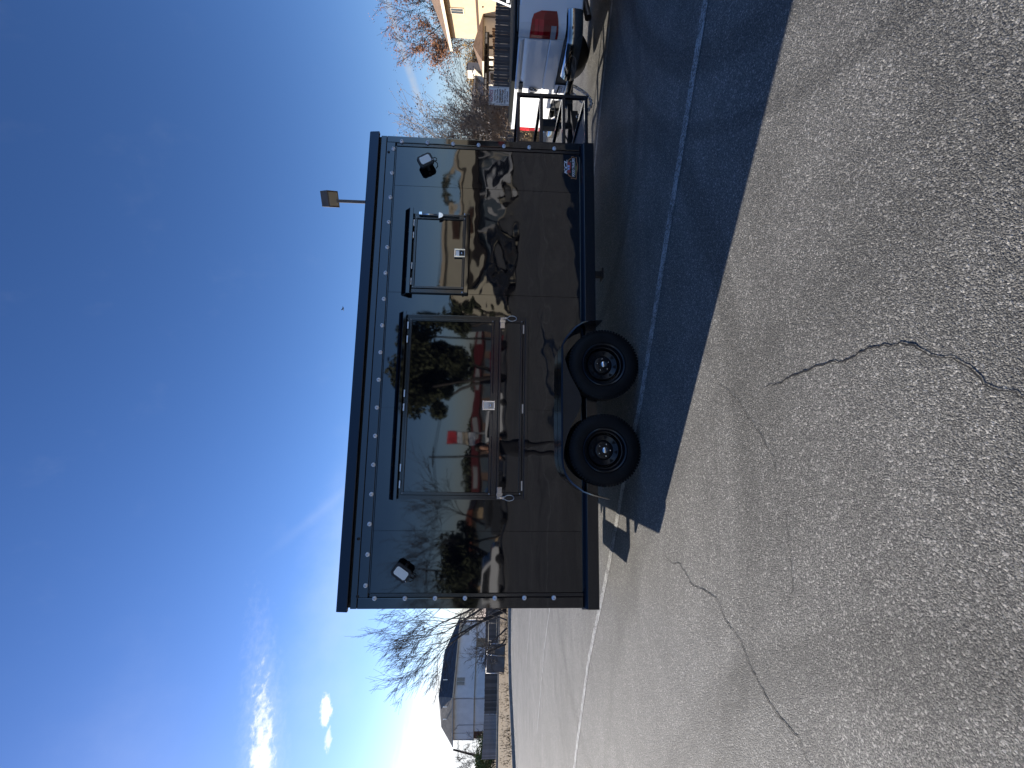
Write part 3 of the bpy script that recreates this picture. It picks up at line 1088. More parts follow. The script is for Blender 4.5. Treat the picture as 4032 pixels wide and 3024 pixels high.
nut.lathe([(0.0, -0.166), (0.006, -0.165), (0.009, -0.160), (0.0095, -0.141)], 6)
nut_me = nut.mesh('lug_nut', M_CHROME)
for x, far, rot in ((1.470, 0, 0.35), (2.295, 0, 1.1), (1.470, 1, 0.2), (2.295, 1, 0.9)):
    w = inst('wheel', rm_me, trailer, (x, (W + 0.008) if far else -0.008, 0.3445), (0, rot, pi if far else 0))
    inst('tyre', ty_me, w, (0, 0, 0))
    inst('vent_shade', vent_shade_me, w, (0, 0, 0))
    inst('hub_cap', cap_me, w, (0, 0, 0))
    for k in range(5):
        a = 2 * pi * k / 5
        inst('lug_nut', nut_me, w, (0.058 * cos(a), 0, 0.058 * sin(a)))
for x in (1.470, 2.295):
    tp(MB().tube([(x, 0.05, 0.3445), (x, W - 0.05, 0.3445)], 0.036, 12), 'axle', M_CHASSIS, smooth=True)
    for y in (0.42, W - 0.42):
        q = MB()
        for i in range(4):
            q.box(x - 0.33 + i * 0.04, x + 0.33 - i * 0.04, y - 0.03, y + 0.03, 0.300 - i * 0.010, 0.309 - i * 0.010)
        tp(q, 'leaf_spring', M_CHASSIS)

# step at the back door (mostly known from its shadow) and stabiliser leg
q = MB()
q.box(-0.27, -0.004, 0.76, 1.74, 0.285, 0.31)
q.box(-0.27, 0.2, 0.76, 0.78, 0.311, 0.38)
q.box(-0.27, 0.2, 1.72, 1.74, 0.311, 0.38)
tp(q, 'rear_step', M_CHASSIS, bevel=0.003)
for x, y in ((3.42, 0.35), (0.35, 1.9)):
    q = MB()
    q.box(x - 0.03, x + 0.03, y - 0.03, y + 0.03, 0.22, 0.385)
    q.box(x - 0.06, x + 0.06, y - 0.06, y + 0.06, 0.205, 0.219)
    tp(q, 'stabiliser_leg', M_CHASSIS)

# tongue, cage and coupler ---------------------------------------------------
cg = trailer
s = 0.036
zr = (0.440, 0.690, 0.937, 1.190)
CX0, CX1, CY0, CY1 = 4.765, 5.350, 0.045, 2.255
for z in zr:
    for y in (CY0, CY1):
        MB().box(CX0 + s / 2 + .001, CX1 - s / 2 - .001, y - s / 2 + .001, y + s / 2 - .001, z - s / 2, z + s / 2).build('cage_rail', M_FRAME, cg, bevel=0.003)
    MB().box(CX1 - s / 2 + .001, CX1 + s / 2 - .001, CY0 + s / 2 + .001, CY1 - s / 2 - .001, z - s / 2 + .0005, z + s / 2 - .0005).build('cage_rail', M_FRAME, cg, bevel=0.003)
for x, y in ((CX0, CY0), (CX1, CY0), (CX0, CY1), (CX1, CY1)):
    MB().box(x - s / 2, x + s / 2, y - s / 2, y + s / 2, 0.418, 1.21).build('cage_post', M_FRAME, cg, bevel=0.003)
# expanded-metal deck: real diagonal strands
dk = MB()
zd = 0.432
x0, x1, y0, y1 = CX0 + 0.02, CX1 - 0.02, CY0 + 0.02, CY1 - 0.02
pitch = 0.042
for sgn in (1, -1):
    k = -30
    while k < 80:
        c = y0 + k * pitch
        # line y = c + sgn*0.5*(x-x0)
        ya, yb = c, c + sgn * 0.5 * (x1 - x0)
        if max(ya, yb) > y0 and min(ya, yb) < y1:
            xa, xb = x0, x1
            def cut(yv):
                return x0 + (yv - c) / (sgn * 0.5)
            if sgn > 0:
                if ya < y0: xa = cut(y0)
                if yb > y1: xb = cut(y1)
            else:
                if ya > y1: xa = cut(y1)
                if yb < y0: xb = cut(y0)
            if xb - xa > 0.02:
                dk.bar((xa, c + sgn * 0.5 * (xa - x0), zd + 0.002 * sgn), (xb, c + sgn * 0.5 * (xb - x0), zd + 0.002 * sgn), 0.009, 0.0035)
        k += 1
tag(dk.build('mesh_deck', M_GALV, cg), kind='stuff')
q = MB()
for y in (0.50, W - 0.50):
    q.bar((4.70, y, 0.375), (6.02, W / 2 + (y - W / 2) * 0.09, 0.375), 0.055, 0.10)
q.bar((5.35, 0.55, 0.372), (5.35, W - 0.55, 0.372), 0.05, 0.08)
tp(q, 'tongue_beam', M_CHASSIS, bevel=0.004)
q = MB()
q.box(5.94, 6.17, W / 2 - 0.05, W / 2 + 0.05, 0.385, 0.455)
q.lathe([(0.0, 0.50), (0.045, 0.492), (0.062, 0.46), (0.065, 0.40)], 16, (6.20, W / 2, 0), 'Z')
tp(q, 'coupler', M_CHASSIS, bevel=0.004)
q = MB()
q.lathe([(0.0, 0.835), (0.038, 0.83), (0.042, 0.82), (0.042, 0.46), (0.036, 0.455), (0.036, 0.25), (0, 0.25)], 18, (5.86, W / 2, 0), 'Z')
q.box(5.805, 5.915, W / 2 - 0.05, W / 2 + 0.05, 0.56, 0.80)
jack = tp(q, 'tongue_jack', M_BLACKPL, bevel=0.003)
MB().tube([(5.80, W / 2, 0.79), (5.74, W / 2 - 0.02, 0.79), (5.74, W / 2 - 0.02, 0.74)], 0.009, 8).build('crank', M_CHROME, jack, smooth=True)
q = MB()
q.box(4.86, 5.22, 1.00, 1.42, 0.452, 0.66)
q.box(4.85, 5.23, 0.99, 1.43, 0.661, 0.685)
q.box(5.00, 5.08, 0.985, 0.999, 0.56, 0.68)
tp(q, 'battery_box', M_BLACKPL, bevel=0.008)


# safety chains: real links hanging from the tongue to the hitch
def chain(p0, p1, sag, n, name='safety_chain'):
    p0, p1 = Vector(p0), Vector(p1)
    m = MB()
    pts = []
    for i in range(n + 1):
        t = i / n
        p = p0.lerp(p1, t)
        p.z -= sag * 4 * t * (1 - t)
        pts.append(p)
    for i in range(n):
        a, c = pts[i], pts[i + 1]
        d = (c - a)
        ll = d.length * 0.78
        d.normalize()
        sd_ = d.cross(Vector((0, 1, 0.15))).normalized()
        if i % 2:
            sd_ = d.cross(sd_)
        mid = (a + c) / 2
        ring = []
        for k in range(10):
            t = 2 * pi * k / 10
            ring.append(mid + d * (ll * cos(t)) + sd_ * (0.020 * sin(t)))
        ring.append(ring[0])
        m.tube(ring, 0.0065, 5, cap=False)
    return m.build(name, M_ZINC, trailer, smooth=True)

chain((5.66, 0.72, 0.40), (6.33, 0.95, 0.47), 0.24, 20)
chain((5.70, 0.95, 0.38), (6.30, 1.05, 0.45), 0.20, 17)
q = MB().tube([(5.55, 1.05, 0.46), (5.9, 1.04, 0.62), (6.15, 1.03, 0.66), (6.42, 1.02, 0.56)], 0.009, 7)
tp(q, 'wiring_loom', M_BLACKPL, smooth=True)

# ================================================================== PICKUP
M_PAINT = mat('silver_white_paint', (0.76, 0.77, 0.78), 0.22, ior=1.5, coat=0.6)
M_GLASSB = mat('dark_car_glass', (0.012, 0.014, 0.016), 0.03, ior=1.7)
M_RED = mat('red_lamp_lens', (0.34, 0.006, 0.010), 0.12, ior=1.5, coat=0.5)
M_REDD = mat('dark_red_lens', (0.21, 0.004, 0.007), 0.14, coat=0.15)
M_REVERSE = mat('clear_reverse_lens', (0.34, 0.32, 0.33), 0.12)
M_BUMP = mat('bumper_chrome', (0.33, 0.31, 0.28), 0.10, 1.0)
M_PLATE = mat('plate_white', (0.72, 0.74, 0.78), 0.4)
M_INK = mat('dark_print', (0.02, 0.025, 0.05), 0.5)

truck = thing('pickup_truck', 'silver white pickup truck hitched to the black trailer, tailgate towards us', 'pickup truck', (6.401, 1.144, 0), radians(-5))


def tk(mb, name, m, parent=truck, **kw):
    return mb.build(name, m, parent, world=False, **kw)


arch = [(1.63 - 0.45 + 0.45 * cos(t), 0.42 + 0.45 * sin(t)) for t in [pi * i / 12 for i in range(13)]]
side_poly = [(0.25, 0.44), (0.25, 0.625), (0.05, 0.635), (0.05, 1.185), (1.95, 1.185), (1.95, 0.42)] + arch
for s0 in (-1, 1):
    q = MB().prism(side_poly, s0 * 0.90, s0 * 1.0)
    tk(q, 'bed_side', M_PAINT, bevel=0.025, seg=3)
    foot = [(0.004, 0.853), (0.0, 0.915), (0.012, 0.955), (0.045, 0.988), (0.09, 1.002), (0.26, 1.004), (0.26, 0.9), (0.06, 0.853)]
    q = MB().prism([(a, s0 * b_) for a, b_ in foot], 0.635, 1.187, 'XY')
    tk(q, 'bed_corner', M_PAINT, auto=40)
    q = MB().box(0.06, 1.95, min(s0 * .86, s0 * .99), max(s0 * .86, s0 * .99), 1.188, 1.206)
    tk(q, 'rail_cap', M_BLACKPL, bevel=0.005)
q = MB().prism([(0.035, 0.632), (-0.010, 0.640), (-0.017, 0.665), (-0.014, 0.795), (-0.006, 0.808), (-0.017, 0.822), (-0.0185, 0.90), (-0.016, 1.04), (-0.010, 1.095), (-0.004, 1.110), (-0.028, 1.138), (-0.034, 1.168), (-0.020, 1.184), (0.05, 1.182), (0.05, 0.632)], -0.846, 0.846)
tail = tk(q, 'tailgate', M_PAINT, auto=28)
tk(MB().box(-0.028, -0.0, -0.13, 0.13, 1.078, 1.128), 'handle', M_BLACKPL, tail, bevel=0.008)
# tailgate emblem: chrome shield with a horned head in relief
sh = [(0.0, -0.075), (0.035, -0.055), (0.055, -0.01), (0.06, 0.045), (0.045, 0.062), (0.0, 0.068), (-0.045, 0.062), (-0.06, 0.045), (-0.055, -0.01), (-0.035, -0.055)]
def em(poly, x0, x1):
    return MB().add([(x0, -a, 0.935 + b_) for a, b_ in poly] + [(x1, -a, 0.935 + b_) for a, b_ in poly],
                    [tuple(range(len(poly))), tuple(range(2 * len(poly) - 1, len(poly) - 1, -1))] + [(i, len(poly) + i, len(poly) + (i + 1) % len(poly), (i + 1) % len(poly)) for i in range(len(poly))])
emb = tk(em(sh, -0.019, -0.030), 'emblem', M_CHROME, tail, bevel=0.003)
tk(em([(a * 0.84, b_ * 0.84) for a, b_ in sh], -0.0302, -0.0312), 'emblem_field', M_BLACKPL, tail)
q = MB()
for s0 in (-1, 1):
    q.tube([(-0.036, s0 * 0.006, 0.965), (-0.037, s0 * 0.026, 0.978), (-0.037, s0 * 0.042, 0.962), (-0.037, s0 * 0.043, 0.935), (-0.037, s0 * 0.030, 0.918), (-0.037, s0 * 0.020, 0.930)], [0.009, 0.010, 0.009, 0.008, 0.006, 0.004], 7)
q.hexa([(-0.032, -0.014, 0.97), (-0.032, 0.014, 0.97), (-0.046, 0.011, 0.968), (-0.046, -0.011, 0.968)], [(-0.032, -0.009, 0.885), (-0.032, 0.009, 0.885), (-0.042, 0.006, 0.890), (-0.042, -0.006, 0.890)])
tk(q, 'emblem_relief', M_CHROME, tail)
# tail lamps wrap round the corner
for s0 in (-1, 1):
    path = [(-0.006, 0.853, 1.056, 0.722), (-0.010, 0.91, 1.058, 0.722), (-0.002, 0.955, 1.056, 0.724), (0.034, 0.996, 1.050, 0.728), (0.09, 1.013, 1.042, 0.734), (0.155, 1.017, 1.020, 0.742), (0.20, 1.017, 0.93, 0.752)]
    q = MB()
    ins = 0.035
    vs = []
    for i, (x, y, zt, zb) in enumerate(path):
        nx, ny = (1, 0) if i < 2 else ((0.6, -0.6) if i < 4 else (0, -1))
        zs = [zb, zb + (zt - zb) * 0.22, zb + (zt - zb) * 0.55, zt]
        vs.append([(x, s0 * y, z) for z in zs] + [(x + nx * ins, s0 * (y + ny * ins), zt), (x + nx * ins, s0 * (y + ny * ins), zb)])
    q.strip(None, vs)
    n6 = 6
    q.mi = [(1 if (fi % 6) == 0 and fi < 36 else (0 if (fi % 6) == 2 else 1)) if fi < 36 else 1 for fi in range(len(q.f))]
    lampo = tk(q, 'tail_lamp', [M_RED, M_REDD])
    q = MB()
    q.strip(None, [[(x - 0.003 if i < 4 else x, s0 * (y + (0.003 if i > 2 else 0)), 0.752), (x - 0.003 if i < 4 else x, s0 * (y + (0.003 if i > 2 else 0)), 0.812), (x + 0.02, s0 * (y - 0.01), 0.812), (x + 0.02, s0 * (y - 0.01), 0.752)] for i, (x, y, zt, zb) in enumerate(path[:4])])
    tk(q, 'reverse_lens', M_REVERSE, lampo)
    q = MB()
    for zz_, h_ in ((0.90, 0.055), (0.965, 0.04)):
        q.strip(None, [[(x - 0.002 if i < 4 else x, s0 * (y + (0.002 if i > 2 else 0)), zz_), (x - 0.002 if i < 4 else x, s0 * (y + (0.002 if i > 2 else 0)), zz_ + h_), (x + 0.02, s0 * (y - 0.01), zz_ + h_), (x + 0.02, s0 * (y - 0.01), zz_)] for i, (x, y, zt, zb) in enumerate(path[:5]) if i])
    tk(q, 'lamp_core', mat('bright_red_lens', (0.55, 0.02, 0.03), 0.1, coat=0.5), lampo)
# chrome step bumper in two curved halves with a dropped middle
for s0 in (-1, 1):
    path = [(0.245, 1.018, 0, 1), (0.05, 1.018, 0, 1), (-0.06, 0.985, .5, .85), (-0.125, 0.91, .8, .6), (-0.155, 0.78, .97, .2), (-0.165, 0.45, 1, 0), (-0.165, 0.40, 1, 0)]
    prof_ = [(-0.05, 0.618), (-0.014, 0.618), (0.0, 0.603), (0.006, 0.54), (0.0, 0.47), (-0.02, 0.438), (-0.06, 0.432), (-0.06, 0.57)]
    rings = []
    for i, (x, y, nx, ny) in enumerate(path):
        dz = -0.05 if i == 6 else 0
        rings.append([(x - nx * o_, s0 * (y + ny * o_), z + (dz if z > 0.55 else 0)) for o_, z in prof_])
    q = MB()
    q.strip(None, rings)
    q.mi = [1 if fi < 48 and fi % 8 in (0, 1) else 0 for fi in range(len(q.f))]  # top faces in brighter chrome, the sky's shine put into the colour
    tk(q, 'bumper', [M_BUMP, M_CHROME], auto=40)
    tk(MB().box(-0.10, 0.0, min(s0 * .45, s0 * .9), max(s0 * .45, s0 * .9), 0.60, 0.634), 'step_pad', M_BLACKPL)
q = MB().box(-0.155, -0.03, -0.399, 0.399, 0.43, 0.52)
tk(q, 'bumper_centre', M_BUMP, bevel=0.012, seg=3)
tk(MB().box(-0.03, 0.04, -0.399, 0.399, 0.47, 0.63), 'bumper_backing', M_BLACKPL)
plate = tk(MB().box(-0.046, -0.040, -0.152, 0.152, 0.505, 0.643), 'licence_plate', M_PLATE, bevel=0.004)
def YZm(y, z, x):                     # lettering facing the back of the truck
    return Matrix.Translation((x, y, z)) @ Matrix(((0, 0, -1, 0), (-1, 0, 0, 0), (0, 1, 0, 0), (0, 0, 0, 1)))
q = MB()
text_mb(q, 'VYT\u20223355', 0.085, YZm(0, 0.563, -0.0468), 0.27, bold=0.001)
text_mb(q, 'TEXAS', 0.030, YZm(0, 0.622, -0.0468), 0.10)
tk(q, 'plate_lettering', M_INK, plate)
# tonneau, cab, underside
tk(MB().box(0.05, 1.94, -0.86, 0.86, 1.17, 1.232), 'bed_cover', mat('black_vinyl', (0.005, 0.006, 0.006), 0.8, spec=0.15), bevel=0.012)
cab_sec = [(-0.985, 0.44), (-1.0, 0.75), (-0.985, 1.16), (-0.94, 1.24), (-0.72, 1.80), (-0.60, 1.86), (0.60, 1.86), (0.72, 1.80), (0.94, 1.24), (0.985, 1.16), (1.0, 0.75), (0.985, 0.44)]
q = MB().prism(cab_sec, 2.0, 4.15, 'YZ')
tk(q, 'cab', M_PAINT, bevel=0.03, seg=3)
q = MB().prism([(-0.87, 1.235), (-0.655, 1.76), (0.655, 1.76), (0.87, 1.235)], 1.985, 1.999, 'YZ')
rw = tk(q, 'rear_window', M_GLASSB, bevel=0.004)
tk(MB().box(1.981, 1.984, 0.70, 0.82, 1.255, 1.30), 'window_decal', M_PLATE, rw)
q = MB()
for s0 in (-1, 1):
    q.add([(2.15, s0 * 0.945, 1.25), (3.7, s0 * 0.945, 1.25), (3.3, s0 * 0.745, 1.765), (2.25, s0 * 0.745, 1.765)], [(0, 1, 2, 3)])
tk(q, 'side_window', M_GLASSB)
q = MB().prism([(4.15, 0.44), (4.15, 1.20), (5.35, 1.08), (5.5, 0.9), (5.5, 0.45)], -0.96, 0.96)
tk(q, 'bonnet', M_PAINT, bevel=0.04, seg=3)
tk(MB().box(0.3, 5.2, -0.55, 0.55, 0.40, 0.62), 'underbody', M_CHASSIS)
tk(MB().box(0.08, 1.94, -0.89, 0.89, 0.55, 0.64), 'bed_floor', M_CHASSIS)
q = MB()
q.box(-0.20, 0.3, -0.04, 0.04, 0.38, 0.45)
q.lathe([(0, 0.50), (0.022, 0.495), (0.026, 0.475), (0.012, 0.455), (0.012, 0.44)], 12, (-0.19, 0, 0), 'Z')
tk(q, 'hitch_receiver', M_CHASSIS, bevel=0.004)
q = MB().tube([(1.0, -0.68, 0.40), (0.6, -0.74, 0.37), (0.34, -0.80, 0.338)], 0.042, 14, cap=False)
q.tube([(0.7, -0.72, 0.378), (0.36, -0.795, 0.340)], 0.034, 14, cap=False)
tk(q, 'exhaust_pipe', mat('rusty_steel', (0.16, 0.12, 0.10), 0.45, 0.6, var=0.4, vscale=20), smooth=True)
tw = MB()
tw.lathe([(0.23, -0.02), (0.25, 0.0), (0.33, -0.004), (0.375, -0.03), (0.392, -0.07), (0.392, -0.20), (0.375, -0.245), (0.33, -0.262), (0.22, -0.26)], 40)
tw_me = tw.mesh('truck_tyre', M_RUBBER, True)
tr = MB()
tr.lathe([(0.235, -0.03), (0.225, -0.012), (0.21, -0.03), (0.19, -0.06), (0.10, -0.05), (0.06, -0.03), (0.0, -0.03)], 32)
tr_me = tr.mesh('truck_rim', M_CHROME, True)
for x in (1.18, 4.75):
    for s0 in (-1, 1):
        w = inst('wheel', tw_me, truck, (x, s0 * 0.95, 0.39), (0, 0, pi if s0 < 0 else 0))
        inst('rim', tr_me, w, (0, 0, 0))

# ================================================================== RIGHT BACKGROUND
M_GREYWOOD = mat('weathered_grey_board', (0.085, 0.08, 0.078), 0.9, var=0.45, vscale=2.0, stretch=(6, 6, 0.7), objvar=0.35, bump=0.4, bscale=12)
M_NEWWOOD = mat('tan_cedar_board', (0.27, 0.145, 0.06), 0.85, var=0.3, vscale=2.0, stretch=(6, 6, 0.7), objvar=0.2)
M_DARKWOOD = mat('dark_stained_beam', (0.02, 0.015, 0.012), 0.7)
M_STUCCO = mat('tan_stucco', (0.52, 0.39, 0.245), 0.9, var=0.08, vscale=1.2, bump=0.25, bscale=40, bdist=0.01)
M_SHINGLE = mat('tan_shingle', (0.20, 0.13, 0.085), 0.9, var=0.25, vscale=1.8, bump=0.7, bscale=9, bdist=0.05, stretch=(1, 1, 3))
M_CREAM = mat('cream_trim', (0.62, 0.52, 0.38), 0.7)
M_BROWNTRIM = mat('brown_trim', (0.07, 0.035, 0.02), 0.7)
M_WHITEW = mat('cream_white_wall', (0.62, 0.57, 0.47), 0.85, var=0.08, vscale=2)
M_GLASS = mat('house_window_glass', (0.03, 0.035, 0.04), 0.05, ior=1.6)
M_GREYSH = mat('grey_brown_shingle', (0.16, 0.14, 0.125), 0.9, var=0.3, vscale=2, bump=0.6, bscale=10, bdist=0.05)


def plank_fence(name, label, P, Q, zt0, zt1, mtl, width, gap, zb, seed, thick=0.02, group=None, rail=M_DARKWOOD, post_every=17, jit=0.015, dogear=True):
    """board fence: every board is its own object, sharing one mesh"""
    P, Q = Vector((P[0], P[1])), Vector((Q[0], Q[1]))
    d = Q - P
    Ln = d.length
    ang = math.atan2(d.y, d.x)
    root = thing(name, label, 'fence', (P.x, P.y, zb), ang, group)
    rg = random.Random(seed)
    h = 1.0
    w2 = width / 2
    q = MB()
    poly = [(-w2, 0), (w2, 0), (w2, h - 0.02), (w2 - 0.02, h), (-w2 + 0.02, h), (-w2, h - 0.02)] if dogear else [(-w2, 0), (w2, 0), (w2, h), (-w2, h)]
    q.prism(poly, -thick, 0)
    me = q.mesh('board', mtl)
    n = int(Ln / (width + gap))
    for i in range(n):
        x = (i + 0.5) * Ln / n
        ht = zt0 + (zt1 - zt0) * x / Ln - zb + rg.uniform(-jit, jit)
        inst('board', me, root, (x + rg.uniform(-0.35, 0.35) * gap, rg.uniform(-0.006, 0.006), 0), (0, rg.uniform(-0.006, 0.006), 0), (1, 1, ht))
    Z0 = (zt0 + zt1) / 2 - zb
    for fz in (0.18, 0.55, 0.88):
        MB().box(0, Ln, 0.008, 0.05, Z0 * fz - 0.04, Z0 * fz + 0.04).build('rail', rail, root, world=False)
    k = 0.0
    while k <= Ln + 0.01:
        MB().box(k - 0.045, k + 0.045, 0.051, 0.141, 0, min(zt0, zt1) - zb - 0.05).build('post', rail, root, world=False)
        k += post_every * (width + gap)
    return root


plank_fence('board_fence', 'dark weathered grey board fence with light gaps, behind the pickup bed', (13.4, 16.1), (27.0, 14.15), 1.60, 1.45, M_GREYWOOD, 0.137, 0.013, 0.02, 11)
plank_fence('board_fence', 'newer tan cedar fence below the dark pergola, behind the grey fence', (22.2, 20.1), (26.2, 19.35), 1.46, 1.70, M_NEWWOOD, 0.135, 0.006, -0.05, 12, rail=M_NEWWOOD)

# pergola
pg = thing('pergola', 'dark brown flat-roofed pergola standing behind the tan cedar fence', 'pergola', (24.2, 22.6, -0.05), radians(-8))
for x in (0.35, 2.15, 3.45, 4.2):
    for y in (0.0, 2.2):
        MB().box(x - 0.06, x + 0.06, y - 0.06, y + 0.06, 0, 1.95).build('post', M_DARKWOOD, pg, world=False)
for y in (-0.05, 2.25):
    MB().box(0, 4.4, y - 0.03, y + 0.03, 1.95, 2.08).build('beam', M_DARKWOOD, pg, world=False)
MB().box(-0.1, 4.6, -0.30, -0.26, 2.19, 2.26).build('fascia', M_DARKWOOD, pg, world=False)
for k in range(12):
    MB().box(0.05 + k * 0.38, 0.10 + k * 0.38, -0.24, 2.5, 2.082, 2.19).build('rafter', M_DARKWOOD, pg, world=False)
MB().box(1.6, 3.5, -0.2, 2.4, 2.192, 2.23).build('roof_panel', M_DARKWOOD, pg, world=False)


def window_part(parent, M, w, h, mf, name='window', mull=True, glass=M_GLASS):
    """window built in its own XZ frame, placed by matrix M (world)"""
    q = MB()
    t = 0.07
    q.box(-w / 2 - t, -w / 2, -0.05, 0.02, -h / 2 - t, h / 2 + t)
    q.box(w / 2, w / 2 + t, -0.05, 0.02, -h / 2 - t, h / 2 + t)
    q.box(-w / 2, w / 2, -0.05, 0.02, h / 2, h / 2 + t)
    q.box(-w / 2, w / 2, -0.06, 0.02, -h / 2 - t, -h / 2)
    if mull:
        q.box(-0.02, 0.02, -0.04, 0.0, -h / 2, h / 2)
    f = q.xform(M).build(name, mf, parent)
    MB().box(-w / 2, w / 2, -0.025, 0.01, -h / 2, h / 2).xform(M).build('pane', glass, f)
    return f


def wall_frame(o, dx, z=0.0):
    """matrix with X along the wall, Y into the wall"""
    d = Vector((dx[0], dx[1], 0)).normalized()
    n = Vector((-d.y, d.x, 0))
    return Matrix(((d.x, n.x, 0, o[0]), (d.y, n.y, 0, o[1]), (0, 0, 1, z), (0, 0, 0, 1)))


# tan two-storey house: local X runs along the wall from its far (left) corner towards us
hs = thing('tan_house', 'tan stucco two-storey house with brown hip roof, right of the pickup cab', 'house', (38.1, 32.0, -0.1))
Mh = wall_frame((38.1, 32.0), (-.40, -.917), -0.1)          # X towards the camera side, Y is on the right = away from us
Mh = Mh @ Matrix.Scale(1, 4)
# Y axis of wall_frame points (0.917,-0.4): away from the camera
LH, DH = 22.0, 10.0
MB().box(0, LH, 0.0, DH, 0, 5.72).xform(Mh).build('wall', M_STUCCO, hs)
MB().box(-0.03, LH + .03, -0.06, -0.002, 3.03, 3.20).xform(Mh).build('belt_trim', M_BROWNTRIM, hs)
MB().box(-0.04, 0.12, -0.03, -0.001, 0, 3.02).xform(Mh).build('corner_board', M_CREAM, hs)
ov = 0.75
e = 5.74
rz_ = e + (DH / 2 + ov) * 0.52
q = MB()
q.add([(-ov, -ov, e), (LH + ov, -ov, e), (LH + ov, DH + ov, e), (-ov, DH + ov, e), (DH / 2, DH / 2, rz_), (LH - DH / 2, DH / 2, rz_),
       (-ov, -ov, e - .06), (LH + ov, -ov, e - .06), (LH + ov, DH + ov, e - .06), (-ov, DH + ov, e - .06)],
      [(0, 1, 5, 4), (1, 2, 5), (2, 3, 4, 5), (3, 0, 4), (6, 9, 8, 7), (0, 6, 7, 1), (1, 7, 8, 2), (2, 8, 9, 3), (3, 9, 6, 0)])
q.xform(Mh).build('roof', M_SHINGLE, hs)
MB().box(-ov - 0.02, LH + ov, -ov - 0.03, -ov - 0.002, e - 0.22, e + 0.02).xform(Mh).build('fascia', M_CREAM, hs)
MB().box(-ov + 0.01, LH + ov, -ov + .02, 0, e - 0.12, e - 0.062).xform(Mh).build('soffit', M_BROWNTRIM, hs)
window_part(hs, Mh @ Matrix.Translation((4.8, -0.01, 4.72)), 0.75, 0.95, M_CREAM)
for x, z in ((7.2, 3.6), (5.6, 2.65)):
    MB().box(x - 0.08, x + 0.08, -0.05, -0.001, z - 0.06, z + 0.06).xform(Mh).build('vent_cover', M_BROWNTRIM, hs)
MB().tube([(4.2, 1.2, 6.6), (4.2, 1.2, 7.25)], 0.06, 8).xform(Mh).build('vent_pipe', M_CREAM, hs)
# single-storey wing with its own small hip roof, in front of the far corner
wg = Mh @ Matrix.Translation((1.3, -3.1, 0))
MB().box(0.25, 2.9, 0.25, 3.0, 0, 2.62).xform(wg).build('wing_wall', M_WHITEW, hs)
q = MB()
q.add([(-0.2, -0.2, 2.66), (3.2, -0.2, 2.66), (3.2, 3.08, 2.66), (-0.2, 3.08, 2.66), (1.3, 1.45, 3.50), (1.7, 1.45, 3.50),
       (-0.2, -0.2, 2.60), (3.2, -0.2, 2.60), (3.2, 3.08, 2.60), (-0.2, 3.08, 2.60)],
      [(0, 1, 5, 4), (1, 2, 5), (2, 3, 4, 5), (3, 0, 4), (6, 9, 8, 7), (0, 6, 7, 1), (1, 7, 8, 2), (2, 8, 9, 3), (3, 9, 6, 0)])
q.xform(wg).build('wing_roof', M_SHINGLE, hs)
MB().box(-0.22, 3.22, -0.24, -0.202, 2.44, 2.68).xform(wg).build('wing_fascia', M_CREAM, hs)
window_part(hs, wg @ Matrix.Translation((1.4, 0.235, 1.45)), 0.8, 0.6, M_CREAM, mull=False)

# white house with chimney further left
h2 = thing('cream_house', 'cream bungalow with broad white chimney and low grey roof beyond the fence', 'house', (39.0, 39.0, -0.2))
M2 = wall_frame((37.2, 39.2), (0.99, -0.10), -0.2)
MB().box(0, 3.25, 0, 6, 0, 3.62).xform(M2).build('wall', mat('grey_siding', (0.33, 0.34, 0.36), 0.85, var=0.1, vscale=2), h2)
q = MB()
q.prism([(-0.35, 3.62), (-0.35, 3.75), (3.0, 4.25), (6.3, 3.75), (6.3, 3.62)], -0.3, 3.5, 'YZ')
q.xform(M2).build('roof', M_GREYSH, h2)
window_part(h2, M2 @ Matrix.Translation((1.05, -0.01, 3.22)), 0.5, 0.42, mat('grey_trim', (0.3, 0.3, 0.32), 0.7), mull=False)
MB().box(3.27, 4.15, -0.9, 0.3, 0, 4.55).xform(M2).build('chimney', M_WHITEW, h2)
MB().box(3.35, 4.07, -0.8, 0.2, 4.551, 4.66).xform(M2).build('chimney_cap', M_GREYSH, h2)
MB().box(4.152, 7.2, 0.3, 5, 0, 2.95).xform(M2).build('side_wall', M_WHITEW, h2)
q = MB()
q.prism([(3.85, 2.96), (5.0, 3.78), (7.4, 2.96)], 0.05, 5.2)
q.xform(M2).build('gable_roof', M_SHINGLE, h2)
q = MB().prism([(2.0, 2.55), (3.26, 3.85), (3.26, 3.72), (2.15, 2.55)], -1.2, -0.31)
q.xform(M2).build('rake_board', M_CREAM, h2)
MB().box(1.7, 3.2, -1.15, -0.02, 0, 2.5).xform(M2).build('porch_wall', M_WHITEW, h2)
window_part(h2, M2 @ Matrix.Translation((2.5, -1.17, 1.9)), 0.7, 0.5, M_CREAM, mull=False)

# NOTICE sign on its post
sg = thing('notice_sign', 'white NOTICE sign on a post between bare bush and pickup bed', 'sign', (12.245, 8.19, 0.10), radians(-8))
bd = MB()
bd.prism([(-0.27, 0.885), (0.27, 0.885), (0.285, 0.90), (0.285, 1.525), (0.27, 1.54), (-0.27, 1.54), (-0.285, 1.525), (-0.285, 0.90)], -0.012, 0.0)
bdo = bd.build('sign_board', mat('sign_white', (0.72, 0.74, 0.76), 0.45), sg, world=False)
q = frame_rect(MB(), -0.262, 0.262, 0.905, 1.52, 0.008, -0.0145, -0.0125)
q.build('sign_border', M_INK, bdo, world=False)
def SG(z):
    return Matrix.Translation((0, -0.0135, z)) @ Matrix.Rotation(pi / 2, 4, 'X')
q = MB()
text_mb(q, 'NOTICE', 0.125, SG(1.450), 0.36, bold=0.003)
q.build('sign_heading', mat('faded_red_print', (0.33, 0.07, 0.12), 0.5), bdo, world=False)
q = MB()
